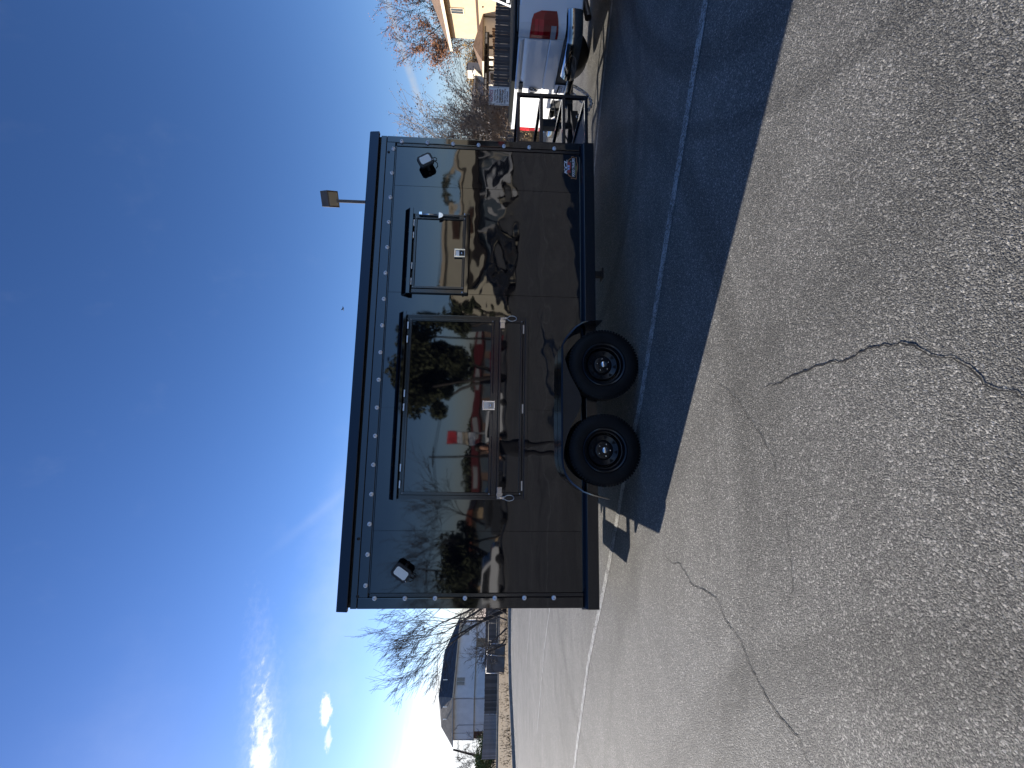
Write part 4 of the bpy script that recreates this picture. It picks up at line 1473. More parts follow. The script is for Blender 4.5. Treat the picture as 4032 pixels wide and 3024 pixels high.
for s_, z, w_ in (('Vehicles Travel', 1.353, 0.345), ('On These Premises', 1.278, 0.44), ('24 Hours Each Day', 1.208, 0.44), ('Skateboarding Or', 1.115, 0.40), ('Other Game Activity', 1.045, 0.47), ('Is Prohibited', 0.972, 0.30)):
    text_mb(q, s_, 0.068, SG(z), w_, bold=0.0016)
q.build('sign_text', M_INK, bdo, world=False)
q = MB().box(-0.028, 0.028, 0.001, 0.035, -0.1, 1.56)
for z in (0.915, 1.51):
    q.lathe([(0, -0.019), (0.012, -0.018), (0.013, -0.0125)], 8, (0, 0, z))
q.build('sign_post', M_CONC, sg, world=False)

# lamp post behind the trailer
lp = thing('lamp_post', 'brown square parking lot lamp post rising above the trailer roof', 'lamp post', (11.6, 13.6, 0), radians(-27))
M_BRONZE = mat('bronze_paint', (0.10, 0.085, 0.075), 0.5, var=0.15)
q = MB().box(-0.062, 0.062, -0.062, 0.062, 0.35, 7.98)
q.build('pole', M_BRONZE, lp, world=False, bevel=0.008)
MB().lathe([(0.30, -0.3), (0.30, 0.5), (0.28, 0.52), (0, 0.52)], 20, axis='Z').build('footing', M_CONC, lp, world=False)
HM = Matrix.Translation((0.05, -0.10, 8.27)) @ Matrix.Rotation(radians(-3), 4, 'Y') @ Matrix.Rotation(radians(-16), 4, 'X')
q = MB()
q.hexa([(-0.32, -0.36, -0.24), (0.32, -0.36, -0.24), (0.32, 0.30, -0.30), (-0.32, 0.30, -0.30)], [(-0.30, -0.34, 0.10), (0.30, -0.34, 0.10), (0.30, 0.30, 0.20), (-0.30, 0.30, 0.20)])
hd = q.xform(HM).build('lamp_head', M_BRONZE, lp, world=False, bevel=0.01)
MB().hexa([(-0.26, -0.30, -0.262), (0.26, -0.30, -0.262), (0.26, 0.22, -0.315), (-0.26, 0.22, -0.315)], [(-0.26, -0.30, -0.247), (0.26, -0.30, -0.247), (0.26, 0.22, -0.296), (-0.26, 0.22, -0.296)]).xform(HM).build('lamp_glass', mat('dusty_glass', (0.35, 0.36, 0.32), 0.25), hd, world=False)

# bird in the sky
bd_ = thing('bird', 'small dark bird gliding in the blue sky above the trailer roof', 'bird', (10.49, 25.09, 11.18), radians(40))
M_BIRD = mat('bird_dark', (0.03, 0.035, 0.045), 0.8)
q = MB().lathe([(0.0, -0.13), (0.02, -0.10), (0.035, -0.03), (0.03, 0.06), (0.012, 0.12), (0.02, 0.2), (0.0, 0.205)], 8)
q.build('bird_body', M_BIRD, bd_, world=False, smooth=True)
for s0 in (-1, 1):
    q = MB()
    q.prism([(0.0, 0.05), (s0 * 0.12, 0.075), (s0 * 0.24, 0.0), (s0 * 0.14, -0.01), (0.0, -0.05)], -0.004, 0.006, 'XY')
    q.v = [(x, y, z + abs(x) * 0.35) for x, y, z in q.v]
    q.build('bird_wing', M_BIRD, bd_, world=False)

# ================================================================== LEFT BACKGROUND
M_PALE = mat('pale_stucco', (0.70, 0.71, 0.73), 0.9, var=0.07, vscale=1.0, bump=0.2, bscale=30)
M_SHADESH = mat('shaded_grey_shingle', (0.055, 0.06, 0.07), 0.9, var=0.3, vscale=2, bump=0.6, bscale=9, bdist=0.05)  # roof faces turned from the sun, their shade put into the colour
M_LITSH = mat('sunlit_grey_shingle', (0.17, 0.155, 0.135), 0.9, var=0.25, vscale=1.5, bump=0.6, bscale=9, bdist=0.05)  # same shingle, lighter in colour for the sunlit front face
M_TANTRIM = mat('tan_soffit', (0.30, 0.235, 0.16), 0.8)
M_GUTTER = mat('grey_gutter', (0.30, 0.30, 0.31), 0.5)
M_BRICK = mat('brown_brick', (0.12, 0.06, 0.045), 0.9, var=0.4, vscale=8)

lh = thing('white_house', 'pale two-storey house with grey hip roof behind the long plank fence, left', 'house', (-30.2, 58.85, -0.4))
M3 = wall_frame((-30.2, 58.85), (0.952, -0.306), 0.0)
MB().box(-6.9, -0.45, 0.45, 15.2, 2.56, 5.28).xform(M3).build('upper_wall', M_PALE, lh)
MB().box(-6.75, -0.62, 0.62, 15.1, -0.4, 2.50).xform(M3).build('lower_wall', M_PALE, lh)
MB().box(-6.92, -0.43, 0.43, 15.22, 2.49, 2.575).xform(M3).build('belt_trim', M_TANTRIM, lh)
MB().box(-6.9, -5.75, 0.60, 0.90, 0.4, 2.48).xform(M3).build('brick_panel', M_BRICK, lh)
MB().box(-0.619, -0.56, 9.4, 11.2, -0.4, 2.48).xform(M3).build('garage_door', M_TANTRIM, lh)
q = MB()
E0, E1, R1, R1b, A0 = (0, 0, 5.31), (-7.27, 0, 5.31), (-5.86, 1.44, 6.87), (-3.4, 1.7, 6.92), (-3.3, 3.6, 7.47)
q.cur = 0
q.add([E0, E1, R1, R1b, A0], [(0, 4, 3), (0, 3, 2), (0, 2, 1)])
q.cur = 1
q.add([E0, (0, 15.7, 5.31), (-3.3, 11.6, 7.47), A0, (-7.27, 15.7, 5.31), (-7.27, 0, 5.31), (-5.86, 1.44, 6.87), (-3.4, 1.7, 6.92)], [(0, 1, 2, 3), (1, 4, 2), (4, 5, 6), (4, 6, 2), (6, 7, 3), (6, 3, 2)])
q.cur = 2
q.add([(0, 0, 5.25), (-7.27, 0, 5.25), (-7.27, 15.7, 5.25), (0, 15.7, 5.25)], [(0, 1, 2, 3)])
q.xform(M3).build('roof', [M_LITSH, M_SHADESH, M_TANTRIM], lh)
q = MB()
q.box(-7.3, 0.03, -0.12, -0.002, 5.17, 5.31)
q.xform(M3).build('gutter', M_GUTTER, lh)
q = MB().box(0.002, 0.11, -0.12, 15.7, 5.17, 5.31)
q.xform(M3).build('gutter', M_CREAM, lh)
q = MB().tube([(-0.35, -0.02, 5.2), (-0.5, 0.3, 5.0), (-0.55, 0.40, 4.7), (-0.55, 0.40, 3.0), (-0.7, 0.48, 2.6), (-0.75, 0.55, 0.0)], 0.045, 7)
q.xform(M3).build('downspout', M_GUTTER, lh, smooth=True)
q = MB().tube([(-5.2, 0.40, 5.05), (-5.0, 0.38, 4.75), (-4.7, 0.40, 4.7), (-4.55, 0.40, 4.55), (-4.55, 0.40, 2.6), (-4.55, 0.5, 0)], 0.03, 7)
q.xform(M3).build('conduit', M_GUTTER, lh, smooth=True)
MB().tube([(-5.8, 0.43, 5.2), (-5.8, 0.43, 2.6)], 0.02, 6).xform(M3).build('conduit', M_GUTTER, lh, smooth=True)
MB().tube([(-6.85, 0.42, 5.1), (-6.85, 0.42, 0.0)], 0.045, 7).xform(M3).build('downspout', M_GUTTER, lh, smooth=True)
for x, y, z in ((-2.1, 0.75, 6.15), (-3.95, 0.75, 6.15), (-0.9, 3.8, 6.4)):
    q = MB().tube([(x, y, z - 0.15), (x, y, z + 0.28)], 0.045, 8)
    q.tube([(x, y, z + 0.28), (x, y, z + 0.42)], 0.065, 8)
    q.xform(M3).build('vent_pipe', M_ZINC, lh)
# face 2 looks to the right: frame with X running towards the corner
M3b = M3 @ Matrix.Translation((-0.45, 0, 0)) @ Matrix.Rotation(pi / 2, 4, 'Z')
M_LGLASS = mat('sky_reflecting_glass', (0.10, 0.13, 0.16), 0.08, ior=1.6)
window_part(lh, M3b @ Matrix.Translation((3.0, -0.01, 4.42)), 1.25, 1.05, M_PALE, glass=M_LGLASS)
window_part(lh, M3b @ Matrix.Translation((12.8, -0.01, 4.35)), 2.2, 1.3, M_PALE, glass=M_LGLASS)

M_DKFENCE = mat('dark_brown_board', (0.13, 0.115, 0.105), 0.9, var=0.4, vscale=2.5, stretch=(6, 6, 0.6), objvar=0.35)
M_LTFENCE = mat('silvered_board', (0.25, 0.24, 0.24), 0.9, var=0.35, vscale=2.5, stretch=(6, 6, 0.6), objvar=0.2)
plank_fence('plank_fence', 'silvered grey plank fence in front of the pale house, far left section', (-31.1, 48.6), (-26.45, 48.0), 1.42, 1.24, M_LTFENCE, 0.145, 0.004, -0.17, 21, dogear=False)
plank_fence('plank_fence', 'dark brown plank fence section running right behind the bare tree', (-26.4, 48.0), (-12.5, 46.0), 1.24, 1.32, M_DKFENCE, 0.145, 0.004, -0.2, 22, dogear=False)
q = MB()
q.prism([(-32, 44.6), (-32, 44.25), (-22, 43.0), (-14.0, 41.8), (-14.0, 42.1), (-22, 43.35)], -0.3, 0.035, 'XY')
tag(q.build('mow_strip', M_CONC), kind='structure')

# leaning screen panels and chain-link
en = thing('screen_fence', 'leaning grey screen panels on steel posts beside the kerb, left of the bare shrub', 'screen fence', (-13.2, 27.9, 0.05))
M_SCREEN = mat('grey_privacy_mesh', (0.13, 0.135, 0.14), 0.85, var=0.35, vscale=2.0, bump=0.4, bscale=30)
M_POSTW = mat('galvanised_pipe', (0.5, 0.5, 0.52), 0.35, 0.6)
def panel(a, b_, c, d, nm='screen_panel'):
    n_ = Vector((0.14, 0.99, 0)) * 0.015
    q = MB().hexa([Vector(p) - n_ for p in (a, b_, c, d)], [Vector(p) + n_ for p in (a, b_, c, d)])
    q.build(nm, M_SCREEN, en)
panel((-11.40, 27.62, -0.05), (-12.14, 27.72, -0.05), (-12.0, 27.75, 1.18), (-11.33, 27.66, 1.15))
panel((-12.19, 27.73, -0.05), (-13.20, 27.88, -0.02), (-13.17, 27.92, 1.22), (-12.06, 27.76, 1.18))
for pts, r_ in (([(-12.18, 27.66, -0.1), (-12.0, 27.68, 1.22)], 0.028), ([(-13.26, 27.85, -0.1), (-13.22, 27.87, 1.27)], 0.03), ([(-11.36, 27.58, -0.1), (-11.30, 27.6, 1.2)], 0.022)):
    MB().tube(pts, r_, 8).build('post', M_POSTW, en, smooth=True)
for pts in ([(-11.31, 27.62, 1.19), (-12.0, 27.70, 1.22)], [(-12.03, 27.72, 1.215), (-13.2, 27.88, 1.255)]):
    MB().tube(pts, 0.024, 8).build('top_rail', M_POSTW, en, smooth=True)

M_POSTD = mat('dull_pipe', (0.16, 0.15, 0.14), 0.6, 0.3)
cl = thing('chain_link_fence', 'low wire fence with pipe rails behind the bare shrub, left of trailer', 'wire fence', (-11.2, 27.3, 0.05))
for x in (-11.0, -9.9, -8.8, -7.7, -6.6):
    MB().tube([(x, 27.3 - (x + 11) * 0.05, 0.0), (x, 27.3 - (x + 11) * 0.05, 1.15)], 0.02, 7).build('post', M_POSTD, cl, smooth=True)
for z in (0.12, 0.62, 1.15):
    MB().tube([(-11.2, 27.3, z), (-6.0, 27.05, z)], 0.014, 6).build('rail', M_POSTD, cl, smooth=True)
q = MB()
for k in range(40):
    x = -11.1 + k * 0.125
    y = 27.3 - (x + 11.1) * 0.05
    q.bar((x, y, 0.12), (x + 1.0, y - 0.05, 1.12), 0.006)
    q.bar((x + 1.0, y - 0.05, 0.12), (x, y, 1.12), 0.006)
tag(q.build('wire_mesh', M_POSTD, cl), kind='stuff')

ls = thing('low_shop', 'small distant white and pink building seen through the bare branches', 'building', (-18, 68, -0.5))
MB().box(-20.5, -15.5, 66, 72, -0.5, 2.9).build('wall', mat('offwhite_wall', (0.5, 0.52, 0.54), 0.8), ls)
MB().box(-20.6, -15.4, 65.7, 65.98, 1.5, 2.3).build('sign_band', mat('dull_pink', (0.32, 0.17, 0.16), 0.8), ls)
MB().box(-19.9, -16.1, 65.88, 65.98, -0.2, 1.35).build('shop_window', M_LGLASS, ls)
MB().box(-20.8, -15.2, 65.5, 72.5, 2.901, 3.1).build('roof', M_GREYSH, ls)

up = thing('utility_pole', 'leaning dark utility pole beyond the left end of the fence', 'utility pole', (-39.0, 62, -0.6))
MB().tube([(-39.5, 61.9, -0.6), (-38.1, 62, 5.2)], [0.16, 0.12], 8).build('pole', M_DARKWOOD, up, smooth=True)
MB().bar((-39.1, 61.6, 4.5), (-37.2, 62.4, 4.6), 0.1).build('cross_arm', M_DARKWOOD, up)
MB().tube([(-38.2, 62, 4.9), (-37.2, 61.2, 4.3), (-36.3, 60.6, 4.9)], 0.02, 5).build('wire', M_BLACKPL, up)

# ------------------------------------------------------------------ vegetation
M_BARK = mat('dark_bark', (0.055, 0.047, 0.042), 0.95, var=0.3, vscale=8)
M_TWIG = mat('pale_dry_twig', (0.33, 0.26, 0.20), 0.9, var=0.35, vscale=5)
M_RUST = mat('rust_leaf', (0.27, 0.115, 0.045), 0.8, var=0.45, vscale=3)
M_GOLD = mat('dry_gold_leaf', (0.36, 0.25, 0.12), 0.85, var=0.4, vscale=6)
M_EVER = mat('evergreen_leaf', (0.045, 0.052, 0.022), 0.75, var=0.5, vscale=1.4)
M_LIME = mat('yellow_green_leaf', (0.11, 0.13, 0.03), 0.75, var=0.4, vscale=2)


def bare_tree(name, label, pos, stems, length, rad, seed, m, lv=5, group=None, leaf=None, **kw):
    rg = random.Random(seed)
    root = thing(name, label, 'tree' if 'tree' in name else 'shrub', pos, 0, group)
    tips = []
    tr_, cr = MB(), MB()
    for (dx, dy, dz, f, ox, oy) in stems:
        # trunk segment(s), then limbs
        p = Vector((pos[0] + ox, pos[1] + oy, pos[2] - 0.1))
        d = Vector((dx, dy, dz)).normalized()
        pts, rr = [p], [rad * f]
        for i in range(4):
            d = (d + Vector((rg.uniform(-.12, .12), rg.uniform(-.12, .12), 0.04))).normalized()
            pts.append(pts[-1] + d * (length * f * 0.30 / 4 + 0.02))
            rr.append(rad * f * (1 - 0.08 * (i + 1)))
        tr_.tube(pts, rr, 9)
        for k in range(rg.randint(3, 4)):
            side = Vector((rg.gauss(0, 1), rg.gauss(0, 1), rg.gauss(0, .4)))
            nd = (d + side.normalized() * rg.uniform(0.25, 0.75)).normalized()
            grow(cr, pts[-1 - (k % 2)], nd, length * f * rg.uniform(0.42, 0.6), rr[-1] * rg.uniform(0.5, 0.8), 1, rg, tips, lv, **kw)
    tr_.build('trunk', m, root, smooth=True)
    cr.build('branches', m, root, smooth=True)
    if leaf:
        lm, n, size, jit, frac = leaf
        sel = [t[0] for t in tips if rg.random() < frac]
        lb = MB()
        leaves(lb, sel, n, size, rg, jit)
        lb.build('leaves', lm, root)
    return root


bare_tree('bare_tree', 'tall bare dark-branched tree leaning left beside the trailer back corner', (-8.0, 24.6, 0.1),
          [(-0.12, 0.0, 1, 1.0, 0, 0), (-0.4, 0.1, 1, 0.9, -0.2, 0.1)], 6.0, 0.15, 5, M_BARK, 5, up=0.05, wig=0.15, kids=(4, 4), spread=0.76, ratio=0.66, bias=Vector((-0.7, 0, 0.3)), rmin=0.010)
bare_tree('bare_shrub', 'tangled multi-stemmed bare shrub at the kerb under the bare tree', (-8.9, 23.9, 0.1),
          [(-0.9, 0.1, 1, 1.0, 0, 0), (0.2, 0.3, 1, 0.9, 0.3, 0), (-1.3, -0.2, 0.8, 0.9, -0.5, 0.2), (0.7, 0.1, 0.9, 0.8, 0.5, 0.3), (-0.5, 0.4, 1, 0.8, -1.0, 0.2), (-0.2, 0, 1, 0.8, 1.2, 0.2)],
          2.6, 0.06, 8, M_BARK, 4, up=0.02, wig=0.22, kids=(3, 4), spread=0.8, ratio=0.62, rmin=0.008)
bare_tree('bare_shrub', 'dense pale dry shrub with curled brown leaves between sign and trailer', (10.2, 8.9, 0.1),
          [(rx, ry, 1, f_, ox, oy) for rx, ry, f_, ox, oy in ((0.2, 0, 1, .3, 0), (-0.3, 0.1, 1, -.3, .1), (0.15, -.2, 1.05, 0, -.2), (0.5, 0.1, .75, .9, .1), (-0.7, 0, .95, -.6, .2), (0.2, .3, 1, .1, .4), (.4, -.25, .7, 1.0, -.1), (-.1, -.1, 1.1, -.9, .3), (.1, .1, 1.1, -1.2, .2), (.4, .2, .9, .4, .5))],
          3.1, 0.034, 14, M_TWIG, 4, up=0.05, wig=0.24, kids=(4, 6), spread=0.75, ratio=0.66, rmin=0.006, leaf=(mat('grey_brown_dry_leaf', (0.17, 0.115, 0.085), 0.9, var=0.4, vscale=9), 4, 0.030, 0.05, 0.9))
bare_tree('bare_shrub', 'low brown leafy scrub hugging the board fence left of the sign', (10.6, 9.6, 0.1),
          [(rx, ry, 1, 1, ox, oy) for rx, ry, ox, oy in ((.3, 0, .2, 0), (-.3, .1, -.4, .1), (.1, -.2, .9, 0), (.6, .1, 1.5, .1), (-.5, 0, -1, .2), (.2, .2, -1.6, .1), (.4, -.2, 1.2, .2), (-.2, .1, .5, .3))],
          1.9, 0.026, 15, M_TWIG, 4, up=0.04, wig=0.24, kids=(4, 6), spread=0.8, ratio=0.68, rmin=0.007, leaf=(mat('umber_dry_leaf', (0.26, 0.165, 0.10), 0.9, var=0.5, vscale=7), 3, 0.035, 0.07, 0.7))
rg = random.Random(31)
dl = MB()
cents = [(rg.uniform(8.6, 12.6), rg.uniform(7.4, 9.4), 0.1 + abs(rg.gauss(0, 0.38))) for _ in range(900)]
leaves(dl, cents, 5, 0.04, rg, 0.07)
for _ in range(900):                                     # dry grass stalks
    x, y = rg.uniform(8.4, 12.8), rg.uniform(7.3, 9.2)
    h = rg.uniform(0.2, 0.85)
    dl.add([(x - .006, y, 0.1), (x + .006, y, 0.1), (x + rg.uniform(-.2, .2), y + rg.uniform(-.15, .15), 0.1 + h)], [(0, 1, 2)])
tag(dl.build('dry_undergrowth', M_GOLD), kind='stuff')

bare_tree('autumn_tree', 'half-bare tree with rust-brown leaf clusters behind the tan house roof', (52.5, 44.0, -0.3),
          [(0.0, 0, 1, 1.0, 0, 0), (0.35, -.2, 1, 0.85, 0.5, -.2), (-0.40, 0.15, 1, 0.75, -0.5, .2)], 11.5, 0.24, 41, M_BARK, 5, up=0.06, wig=0.16, kids=(3, 4), spread=0.7, ratio=0.62, rmin=0.022, leaf=(M_RUST, 13, 0.11, 0.24, 0.7))
bare_tree('autumn_tree', 'small golden-leaved tree peeping over the low brown wing roof', (47.5, 44.0, -0.3),
          [(-0.1, 0, 1, 1.0, 0, 0), (0.3, .1, 1, 0.9, 0.3, 0)], 4.9, 0.12, 43, M_BARK, 4, up=0.06, wig=0.18, kids=(3, 4), spread=0.75, ratio=0.62, rmin=0.018, leaf=(mat('gold_brown_leaf', (0.30, 0.19, 0.07), 0.8, var=0.4, vscale=3), 16, 0.12, 0.26, 0.9))
bare_tree('distant_tree', 'faint bare treetop beyond the grey roof of the cream bungalow', (45.8, 53.0, -0.3),
          [(-0.2, 0, 1, 1.0, 0, 0), (0.2, .1, 1, 0.9, 0.4, 0), (-.5, .1, 1, .9, -2.2, 0)], 3.6, 0.09, 47, M_TWIG, 4, up=0.04, wig=0.2, kids=(4, 5), spread=0.8, ratio=0.64, rmin=0.014)

# yellow-green bush and bare brush past the end of the left fence
def bush(name, label, c, r, n, m, seed, size=0.12, cat='bush', stem=True):
    rg = random.Random(seed)
    root = thing(name, label, cat, (c[0], c[1], c[2] - r[2]))
    lb = MB()
    lobes = [(Vector((rg.uniform(-.6, .6) * r[0], rg.uniform(-.6, .6) * r[1], rg.uniform(-.5, .6) * r[2])) + Vector(c), rg.uniform(0.25, 0.55)) for _ in range(16)]
    for _ in range(n):
        lc, lr = rg.choice(lobes)
        v = Vector((rg.gauss(0, 1), rg.gauss(0, 1), rg.gauss(0, 1))).normalized() * (rg.random() ** 0.4)
        leaves(lb, [lc + Vector((v.x * r[0], v.y * r[1], v.z * r[2])) * lr], 1, size, rg, 0.02)
    lb.build('foliage', m, root)
    q = MB()
    for k in range(5):
        q.tube([(c[0] + rg.uniform(-.2, .2), c[1], c[2] - r[2] - 0.1), (c[0] + rg.uniform(-.7, .7) * r[0], c[1] + rg.uniform(-.5, .5) * r[1], c[2] + rg.uniform(0, .5) * r[2])], [0.05, 0.015], 5)
    q.build('stems', M_BARK, root)
    return root

bush('evergreen_bush', 'yellow-green leafy bush behind the far left end of the fence', (-34.2, 53.2, 0.9), (2.6, 1.5, 1.35), 5200, M_LIME, 51, 0.10)
bare_tree('bare_shrub', 'dark bare brush rising behind the yellow-green bush at far left', (-40.5, 60.5, -0.4),
          [(-0.3, 0, 1, 1.0, 0, 0), (0.3, .1, 1, 0.9, 1.4, 0), (-.2, .1, 1, .9, -2.0, 0), (.2, .1, 1, .9, 3.0, 0)], 4.0, 0.06, 53, M_BARK, 4, rmin=0.018, up=0.05, wig=0.22, kids=(3, 5), spread=0.85, ratio=0.7)
bare_tree('bare_shrub', 'dark distant brush just left of the trailer back corner, beyond the wire fence', (-7.0, 33.0, -0.1),
          [(-0.3, 0, 1, 1.0, 0, 0), (0.3, .1, 1, 0.9, 1.0, 0), (-.2, .1, 1, .9, -1.6, 0), (.2, .1, 1, .9, 2.2, 0), (.1, .1, 1, 1.1, 0.5, 1), (-.3, .1, 1, 1.0, -2.6, .5), (.3, 0, 1, 1, 1.6, -.5), (0, 0, 1, .9, -.7, .8)], 3.2, 0.05, 57, M_BARK, 4, rmin=0.018, up=0.05, wig=0.24, kids=(4, 5), spread=0.9, ratio=0.7)

# tufts of dead grass along the left verge
rg = random.Random(61)
gt = MB()
for _ in range(9000):
    t = rg.random()
    i = rg.randrange(len(dense) - 1)
    p = k2[i]
    if not (-19 < p[0] < -4 and p[1] > 6):
        continue
    rad_ = (Vector(p) - Vector((3, -8))).normalized()
    s_ = rg.random() ** 1.5 * 20
    x, y = p[0] + rad_.x * s_ + rg.uniform(-.3, .3), p[1] + rad_.y * s_ + rg.uniform(-.3, .3)
    z = 0.115 - 0.0085 * s_
    h = rg.uniform(0.05, 0.22)
    gt.add([(x - .02, y, z), (x + .02, y, z), (x + rg.uniform(-.12, .12), y + rg.uniform(-.1, .1), z + h)], [(0, 1, 2)])
tag(gt.build('dead_grass', mat('dead_grass_blade', (0.20, 0.135, 0.065), 0.9, var=0.4, vscale=2)), kind='stuff')

# ================================================================== BEHIND THE CAMERA (seen mirrored in the black wall)
M_TANW = mat('beige_render', (0.52, 0.475, 0.37), 0.9, var=0.05, vscale=1, bump=0.2, bscale=30)
M_REDF = mat('dark_red_fascia', (0.11, 0.012, 0.014), 0.6)
bs = thing('beige_shop', 'long beige flat-roofed shop with brown awning, mirrored in the trailer side', 'shop', (30, -36.5, 0))
MB().box(16.2, 62, -52, -36.5, 0, 6.1).build('wall', M_TANW, bs)
MB().box(15.9, 62.3, -52.3, -36.2, 6.101, 6.35).build('parapet', M_CREAM, bs)
q = MB().prism([(-36.49, 4.2), (-35.0, 3.25), (-35.0, 3.05), (-36.49, 3.05)], 16.4, 61, 'YZ')
q.build('awning', M_DARKWOOD, bs)
for k in range(11):
    x = 17.5 + k * 4.0
    f = frame_rect(MB(), x, x + 3.8, 0.15, 3.0, 0.08, -36.49, -36.40).build('shop_window', M_GUTTER, bs)
    MB().box(x + .08, x + 3.72, -36.47, -36.43, 0.23, 2.92).build('pane', M_LGLASS, f)
for k in range(12):
    MB().box(17.0 + k * 4, 17.25 + k * 4, -35.25, -35.0, 0, 3.04).build('column', M_GUTTER, bs)
for x in (21.0, 33.0, 41.0):
    MB().box(x, x + 3.0, -36.7, -36.3, 4.6, 5.4).build('sign_panel', M_BROWNTRIM, bs)
rs = thing('red_shop', 'low shop row with dark red roof band, mirrored in the large shutter', 'shop', (6, -76, 0))
MB().box(-22, 27, -90, -76, 0, 2.9).build('wall', mat('shop_brown', (0.18, 0.12, 0.09), 0.9), rs)
MB().box(-22.3, 27.3, -90, -75.5, 2.901, 4.3).build('roof_band', M_REDF, rs)
for k in range(11):
    f = MB().box(-20 + k * 4.3, -17.2 + k * 4.3, -75.99, -75.9, 0.3, 2.5).build('shop_window', M_LGLASS, rs)
for k in range(5):
    MB().box(-14 + k * 8.5, -10.5 + k * 8.5, -75.49, -75.4, 3.2, 4.0).build('sign_panel', M_GUTTER, rs)
o_ = thing('orange_shop', 'small shop with orange red canopy, mirrored at the trailer back end', 'shop', (-9, -50, 0))
MB().box(-15, -6, -58, -50, 0, 3.0).build('wall', M_STUCCO, o_)
MB().box(-15.3, -5.7, -58, -49.0, 3.001, 3.7).build('canopy', mat('orange_red_canopy', (0.20, 0.05, 0.02), 0.6), o_)
MB().box(-14, -7, -49.99, -49.9, 0.4, 2.4).build('shop_window', M_LGLASS, o_)

ps = thing('pylon_sign', 'roadside pylon with red and white panels, mirrored in the large shutter', 'sign', (2.3, -41, 0))
for x in (1.75, 2.85):
    MB().box(x - .08, x + .08, -41.1, -40.9, 0, 5.7).build('post', M_GUTTER, ps)
for z0, z1, m_ in ((4.75, 5.65, mat('sign_red', (0.55, 0.05, 0.06), 0.5)), (4.1, 4.65, M_PLATE), (3.4, 4.0, M_CREAM), (2.7, 3.3, M_PLATE)):
    MB().box(1.72, 2.88, -40.88, -40.75, z0, z1).build('sign_panel', m_, ps)

for i, (x, h_) in enumerate(((0.2, 8.0), (-14.0, 8.4), (16.0, 8.6))):
    p_ = thing('power_pole', ['wooden power pole behind the pylon sign, mirrored in the wall', 'wooden power pole near the orange canopy shop, mirrored in the wall', 'wooden power pole by the beige shop corner, mirrored in the wall'][i], 'power pole', (x, -55, 0), 0, 'wooden power poles across the road')
    MB().tube([(x, -55, -0.1), (x, -55, h_ + 1.0)], [0.16, 0.11], 8).build('pole', M_DARKWOOD, p_, smooth=True)
    MB().bar((x - 1.2, -55, h_ + 0.5), (x + 1.2, -55, h_ + 0.5), 0.12).build('cross_arm', M_DARKWOOD, p_)
wr = thing('power_lines', 'sagging black wires strung between the power poles, mirrored in the wall', 'wires', (0, -55, 8))
for dy in (-1.0, 0, 1.0):
    for (xa, za), (xb, zb_) in (((-14.0, 8.9), (0.2, 8.5)), ((0.2, 8.5), (16.0, 9.1)), ((16.0, 9.1), (60, 9.5)), ((-50, 9.4), (-14, 8.9))):
        MB().tube([(xa + (xb - xa) * t / 8, -55 + dy * .3, za + (zb_ - za) * t / 8 + dy * .12 - 3.2 * (t / 8) * (1 - t / 8)) for t in range(9)], 0.022, 4).build('wire', M_BLACKPL, wr)


def leafy_tree(name, label, pos, h, rx, seed, m, n=9000, size=0.22):
    rg = random.Random(seed)
    root = thing(name, label, 'tree', pos, 0, 'dark oaks across the road')
    q = MB()
    tops = []
    for k in range(4):
        a = rg.uniform(0, 6.28)
        tip = Vector((pos[0] + cos(a) * rx * 0.5, pos[1] + sin(a) * rx * 0.4, h * 0.55))
        q.tube([(pos[0] + 0.2 * cos(a), pos[1] + .2 * sin(a), -0.1), (pos[0] + cos(a) * rx * 0.15, pos[1] + sin(a) * rx * .15, h * 0.22), tuple(tip)], [0.26, 0.2, 0.08], 7)
        tops.append(tip)
    q.build('trunk', M_BARK, root, smooth=True)
    lb = MB()
    lobes = []
    for _ in range(34):
        v = Vector((rg.gauss(0, 1), rg.gauss(0, 1), rg.gauss(0, 1))).normalized() * rg.uniform(0.35, 0.9)
        lobes.append((Vector((pos[0] + v.x * rx, pos[1] + v.y * rx * 0.8, h * 0.62 + v.z * h * 0.34)), rg.uniform(0.12, 0.3) * rx))
    for _ in range(n):
        c, r_ = rg.choice(lobes)
        v = Vector((rg.gauss(0, 1), rg.gauss(0, 1), rg.gauss(0, 0.7))).normalized() * r_ * rg.random() ** 0.35
        leaves(lb, [c + v], 1, size, rg, 0.05)
    lb.build('crown', m, root)
    return root

leafy_tree('live_oak', 'big dark spreading oak across the road, mirrored in the large shutter', (9.2, -45, 0), 13.6, 6.9, 71, M_EVER, 15000, 0.26)
leafy_tree('live_oak', 'smaller dark oak before the beige shop, mirrored between the two windows', (12.4, -32.5, 0), 6.6, 1.9, 72, M_EVER, 4500, 0.16)
leafy_tree('live_oak', 'rounded oak behind the beige shop roof, mirrored above the small window', (24, -58, 0), 10.5, 4.5, 73, M_EVER, 5000, 0.26)
leafy_tree('live_oak', 'second oak behind the beige shop, mirrored right of the small window', (40, -60, 0), 11.0, 4.5, 74, M_EVER, 5000, 0.26)
leafy_tree('live_oak', 'low dark oak clump mirrored at the back end of the trailer', (-9, -39, 0), 6.0, 4.0, 75, M_EVER, 6000, 0.2)
bare_tree('bare_tree', 'bare tree across the lot, mirrored near the trailer back end', (-6.5, -39, 0), [(-.1, 0, 1, 1, 0, 0), (.4, 0, 1, .9, .3, 0)], 8.2, 0.14, 76, M_BARK, 4, rmin=0.02, up=0.06, wig=0.16, kids=(3, 5), spread=0.8, ratio=0.66)
